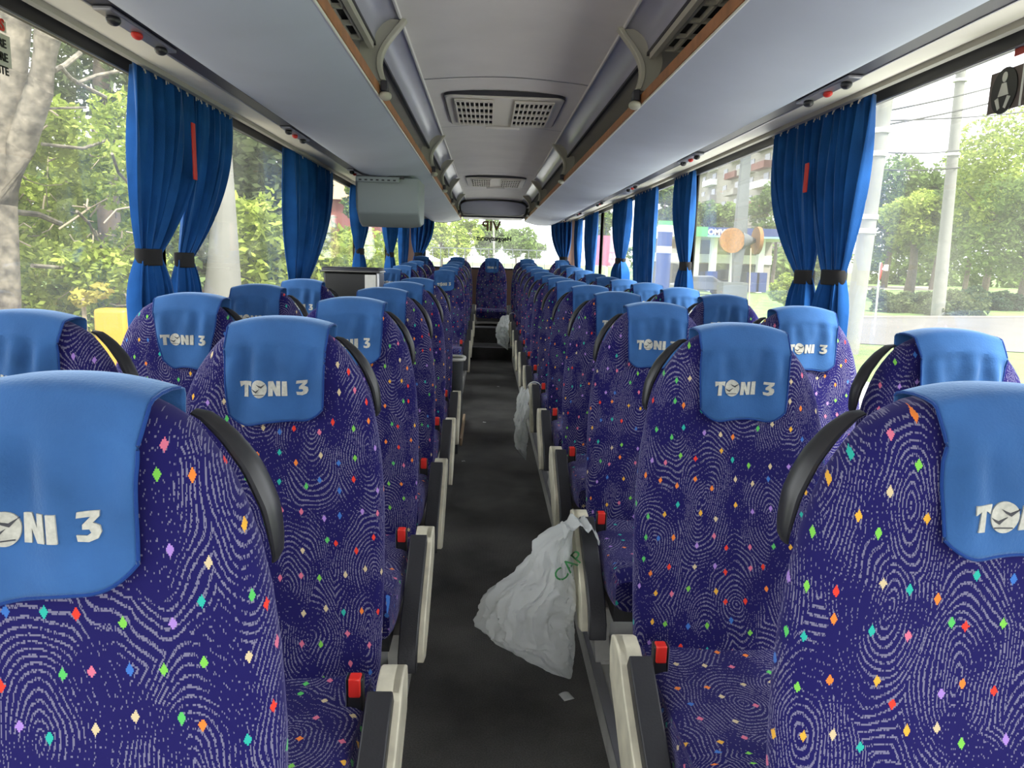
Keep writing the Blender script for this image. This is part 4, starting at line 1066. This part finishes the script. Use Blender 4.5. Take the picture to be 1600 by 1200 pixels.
# filling station
Y = 60; P = lambda px, py, y=Y: at(px, py, y)
x0, x1, xm = P(1060, 360).x, P(1275, 360).x, P(1106, 360).x; z0, z1 = P(1150, 371).z, P(1150, 356).z
t = thing('filling_station', 'filling station with a green and blue canopy across the road', 'filling station', (x0, Y, G)); inv = Matrix.Translation((-x0, -Y, -G))
def sp(n_, mb, m, **k): o = part(n_, mb, m, t, smooth=False, **k); o.matrix_parent_inverse = inv; return o
sp('canopy', MB().box(x0, x1, Y, Y+9, z0, z1), 'white')
sp('green_fascia', MB().box(x0, xm, Y-.05, Y, z0, z1), 'omv_green'); sp('blue_fascia', MB().box(xm, x1, Y-.05, Y, z0+.12, z1), 'omv_blue'); sp('light_strip', MB().box(xm, x1, Y-.08, Y, z0-.02, z0+.12), 'omv_cyan')
o = text('lettering', 'OMV', .62, 'white', Matrix.Translation(Vector((P(1119, 363).x, Y-.07, P(1119, 363).z))) @ Matrix.Rotation(PI/2, 4, 'X'), t, bold=.02); o.matrix_parent_inverse = inv
for px in (1100, 1128, 1162, 1205): xx = P(px, 390).x; sp('column', MB().box(xx-.25, xx+.25, Y+2, Y+2.5, G, z0), 'white')
for px in (1119, 1186, 1198): xx = P(px, 415).x; sp('pump', MB().box(xx-.42, xx+.42, Y+.8, Y+1.5, G+.1, G+1.7), 'omv_blue')
sp('shop', MB().box(x0, x1, Y+9, Y+15, G, z0+.1), 'facade'); sp('shop_window', MB().box(x0+2, x1-1, Y+8.9, Y+9, G+.5, G+2.3), 'pane_dark'); sp('shop_band', MB().box(x0, x1, Y+8.85, Y+8.98, G+2.4, G+3.2), 'white')
t = thing('price_totem', 'tall green, white and blue price totem beyond the third right window', 'totem sign', (P(1037, 400, 52).x, 52, G))
w2 = 11*52/F; hh = [(420, 395, 'omv_blue'), (395, 385, 'white'), (385, 362, 'omv_blue'), (362, 352, 'white'), (352, 345, 'omv_green')]
for i, (a, b_, m) in enumerate(hh):
    za, zb2 = at(1037, a, 52).z-G, at(1037, b_, 52).z-G
    part('panel', MB().box(-w2, w2, -.15, .15, 0 if i == 0 else za, zb2), m, t, smooth=False)
# apartment block
t = thing('apartment_building', 'tall panel apartment block with red and cream balconies', 'building', (45, 110, G)); inv = Matrix.Translation((-45, -110, -G))
o = part('wall', MB().box(45, 49, 104, 178, G, 34), 'facade', t, smooth=False); o.matrix_parent_inverse = inv
kk = 0
wins = MB
meW = MB().box(-.06, .06, -1.1, 1.1, -.75, .75).mesh('window', 'pane_dark', smooth=False)
meB = [MB().box(-1.3, 0, -2.9, 2.9, -.1, 1.0).mesh('balcony', 'brick_red', smooth=False), MB().box(-1.3, 0, -2.9, 2.9, -.1, 1.0).mesh('balcony', 'facade', smooth=False), MB().box(-1.3, 0, -2.9, 2.9, -.1, 1.0).mesh('balcony', 'white', smooth=False)]
rr = random.Random(3)
for f_ in range(2, 10):
    z = G+3*f_
    for c_ in range(10):
        y = 108+7.1*c_
        o = link('window', meW, t); o.matrix_parent_inverse = inv; o.location = (44.98, y, z+1.5)
        if c_ % 2 == 0 or rr.random() < .25:
            o = link('balcony', rr.choice(meB), t); o.matrix_parent_inverse = inv; o.location = (45, y+1.0, z)
# a pinkish block seen far down the right side, and a billboard
t = thing('billboard', 'pink billboard seen through the far right windows', 'billboard', (P(950, 380, 80).x, 80, G))
part('board', MB().box(-1.4, 1.4, -.1, .1, 1.8, 5.0), 'pink', t, smooth=False); part('leg', MB().box(-.12, .12, 0, .2, 0, 1.8), 'grey_metal', t)

# cars
def car(lab, px, py, Y, L, m, face='x'):
    p = at(px, py, Y); t = thing('car', lab, 'car', (p.x, Y, G))
    prof = [(-.5*L, .35), (-.5*L, .75), (-.34*L, .92), (-.20*L, 1.38), (.16*L, 1.42), (.32*L, 1.0), (.48*L, .85), (.5*L, .40)]
    part('body', MB().prism(prof, 1, -.85, .85), m, t, bev=.06, smooth=False)
    part('side_glass', MB().prism([(-.27*L, .98), (-.18*L, 1.30), (.14*L, 1.33), (.25*L, 1.0)], 1, -.86, .86), 'pane_dark', t, smooth=False)
    for x in (-.32*L, .32*L):
        part('wheel', MB().tube([(x, -.88, .32), (x, .88, .32)], .32, 18), 'tyre', t)
car('dark car standing by the filling station pumps', 1096, 412, 55, 4.2, 'car_dark')
car('white car on the road behind the bus, left of the lamp post', 774, 405, 85, 4.3, 'car_white')
car('pale car on the road behind the bus, beside the white one', 798, 405, 70, 4.2, 'car_white')
car('dark red car far behind the bus on the right of the road', 826, 404, 95, 4.3, 'car_red')
car('parked dark car outside the left windows beside the conifers', 588, 405, 40, 4.2, 'car_dark')

# ---- left side: close trees
def at6(px, py, Y=6): return at(px, py, Y)
t = thing('pale_tree', 'pale barked tree with two trunks close to the nearest left window', 'tree', at6(25, 330, 6)*1); base = at6(-22, 330, 6); base = Vector((base.x, base.y, G)); t.location = base; inv = Matrix.Translation(-base)
o = part('trunk', MB().tube([base+Vector((-.1, 0, 0)), at6(-14, 330), at6(-4, 230), at6(14, 120), at6(30, -60)], [.17, .14, .13, .12, .11], 14), 'bark_pale', t); o.matrix_parent_inverse = inv
o = part('trunk', MB().tube([base+Vector((.05, -.1, 0)), at6(4, 320), at6(32, 230), at6(62, 140), at6(74, 60), at6(84, -60)], [.13, .10, .10, .095, .09, .085], 14), 'bark_pale', t); o.matrix_parent_inverse = inv
rr = random.Random(12)
for i, (pts, r) in enumerate((([(85, 110), (100, 103), (125, 83)], .022), ([(95, 105), (110, 122), (130, 134), (165, 152)], .018), ([(120, 130), (150, 118), (190, 110)], .014), ([(60, 170), (135, 168)], .010),
                              ([(65, 225), (130, 232), (170, 218), (230, 235)], .014), ([(10, 330), (60, 335), (95, 350)], .025), ([(50, 415), (90, 418), (130, 420)], .018), ([(120, 330), (140, 350), (160, 390)], .012), ([(175, 240), (185, 270), (215, 300)], .012))):
    o = part('branch', MB().tube([at6(*q, 6.3+.3*k) for k, q in enumerate(pts)], r, 7), 'bark_pale', t); o.matrix_parent_inverse = inv
for i in range(90):
    a = at6(rr.uniform(-40, 235), rr.uniform(180, 480), rr.uniform(6.5, 8.5)); d = Vector((rr.uniform(-.35, .35), rr.uniform(-.2, .2), rr.uniform(-.25, .25)))
    o = part('branch', MB().tube([a, a+d*.5+Vector((0, 0, rr.uniform(-.06, .06))), a+d], rr.uniform(.004, .009), 5), 'branch', t); o.matrix_parent_inverse = inv
def cloud(x0, x1, y0, y1, Ya, Yb, n, r0, r1, seed):
    q = random.Random(seed); out = []
    for _ in range(n):
        Y = q.uniform(Ya, Yb); p = at(q.uniform(x0, x1), q.uniform(y0, y1), Y); out.append((p.x, p.y, p.z, q.uniform(r0, r1)*Y/8))
    return out
o = foliage('foliage', 'leaf_light', t, cloud(-90, 250, 165, 300, 6.6, 9, 60, .13, .30, 61)+cloud(-90, 250, 300, 500, 6.6, 9, 75, .13, .30, 62), 26000, .042, 63); o.matrix_parent_inverse = inv
b = at(170, 300, 13); b.z = G
t = thing('shade_tree', 'darker trees standing behind the pale barked tree', 'tree', b); inv = Matrix.Translation(-b)
o = foliage('foliage', 'leaf_mid', t, cloud(-150, 250, 260, 500, 10, 15, 70, .25, .5, 64), 14000, .09, 65); o.matrix_parent_inverse = inv
o = part('trunk', MB().tube([b, at(165, 200, 13), at(160, 60, 13)], [.22, .17, .1], 10), 'bark_dark', t); o.matrix_parent_inverse = inv
b = at(160, 100, 9.5); b.z = G
t = thing('conifer', 'brown needled conifer top behind the pale branches, above the light leaves', 'tree', b); inv = Matrix.Translation(-b)
o = foliage('foliage', 'leaf_dark', t, cloud(70, 240, 20, 175, 9, 11, 34, .16, .34, 66), 4600, .055, 67); o.matrix_parent_inverse = inv
o = part('trunk', MB().tube([b, at(160, 200, 9.5), at(158, 20, 9.5)], [.16, .12, .07], 10), 'bark_dark', t); o.matrix_parent_inverse = inv
b = at(415, 330, 14); b.z = G
t = thing('conifer', 'dark drooping conifer between the pale pole and the wide left curtain', 'tree', b); inv = Matrix.Translation(-b)
o = foliage('foliage', 'leaf_dark', t, cloud(362, 470, 170, 480, 12, 16, 90, .25, .5, 68)+cloud(240, 362, 170, 470, 13, 17, 40, .25, .5, 69), 17000, .10, 70); o.matrix_parent_inverse = inv
o = part('trunk', MB().tube([b, at(415, 300, 14), at(412, 120, 14)], [.2, .15, .08], 10), 'bark_dark', t); o.matrix_parent_inverse = inv
b = at(400, 440, 12); b.z = G
t = thing('hedge', 'lighter green hedge low in front of the dark conifer', 'hedge', b); inv = Matrix.Translation(-b)
o = foliage('foliage', 'leaf_light', t, cloud(362, 470, 330, 490, 10.5, 12, 26, .18, .32, 71)+cloud(470, 640, 395, 460, 13, 17, 30, .25, .45, 72), 9000, .075, 73); o.matrix_parent_inverse = inv
tree('street_tree', 'slim tree with pale trunk seen past the wide left curtain', 560, 312, 22, 28, 34, 'leaf_mid', 3500, 3.4, 74, bark='bark_pale', tw=.20)
tree('street_tree', 'bushy tree behind the fourth left curtain', 625, 372, 30, 24, 38, 'leaf_mid', 3500, 3.4, 75)
tree('street_tree', 'dark bush low behind the hanging monitor', 590, 418, 26, 34, 22, 'leaf_dark', 2500, 3.2, 76)
t = thing('house', 'pale house with a red upper band glimpsed past the wide left curtain', 'house', (at(520, 380, 48).x, 48, G))
part('wall', MB().box(-5, 3, 0, 6, 0, 3.2), 'white', t, smooth=False); part('upper_wall', MB().box(-5, 3, .02, 6, 3.2, 5.6), 'brick_red', t, smooth=False)
part('roof', MB().prism([(-5.6, 5.6), (3.6, 5.6), (-1, 7.4)], 1, -.4, 6.4), 'tan', t, smooth=False); part('window', MB().box(-3, -1, -.05, .02, 1.2, 2.4), 'pane_dark', t)
p = at(182, 482, 6.3)
t = thing('yellow_cart', 'yellow object standing low among the leaves on the left', 'cart', (p.x, p.y, G))
part('body', MB().box(-.15, .12, -.1, .1, p.z-G-.5, p.z-G), 'yellow', t, bev=.03); part('base', MB().box(-.12, .10, -.08, .08, 0, p.z-G-.5), 'tyre', t)
b = at(130, 466, 6.4)
t = thing('flowering_shrub', 'small yellow flowering shrub left of the yellow object', 'shrub', (b.x, b.y, G)); inv = Matrix.Translation((-b.x, -b.y, -G))
o = foliage('foliage', 'leaf_yellow', t, [(b.x, b.y, b.z, .10), (b.x+.15, b.y, b.z+.06, .09), (b.x-.05, b.y, b.z-.5, .3)], 700, .035, 77); o.matrix_parent_inverse = inv
o = part('stem', MB().tube([(b.x, b.y, G), (b.x, b.y, b.z)], .02, 6), 'branch', t); o.matrix_parent_inverse = inv

# ---- behind the bus
tree('roadside_tree', 'yellow green tree at the left of the rear window', 690, 375, 34, 24, 40, 'leaf_light', 4200, 2.6, 81)
tree('roadside_tree', 'tall light green tree left of centre in the rear window', 728, 368, 40, 26, 44, 'leaf_light', 4200, 2.6, 82)
tree('roadside_tree', 'green tree behind the mirrored word in the rear window', 765, 372, 60, 24, 36, 'leaf_mid', 4000, 2.6, 83)
tree('roadside_tree', 'grey green tree at the right of the rear window', 806, 378, 70, 30, 30, 'leaf_mid', 4000, 2.6, 84)
tree('roadside_tree', 'small tree right of the grey green one behind the bus', 832, 392, 90, 22, 16, 'leaf_mid', 2500, 2.6, 85)
pole('lamp_post', 'thin lamp post in the middle of the rear window', (772, 410), (771, 345), 45, .16, .10, 'concrete')
fn = MB()
for k in range(15):
    p = at(676+12.5*k, 400, 24); fn.box(p.x-.012, p.x+.012, 24, 24.05, G, at(760, 389, 24).z)
zt_ = at(760, 389, 24).z; fn.box(at(672, 400, 24).x, at(866, 400, 24).x, 24, 24.04, zt_-.015, zt_+.015)
fn.box(at(672, 400, 24).x, at(866, 400, 24).x, 24, 24.04, zt_-.95, zt_-.9)
o = part('road_fence', fn, 'post_grey', smooth=False); tag(o, 'thin railing across the road behind the bus', 'fence')
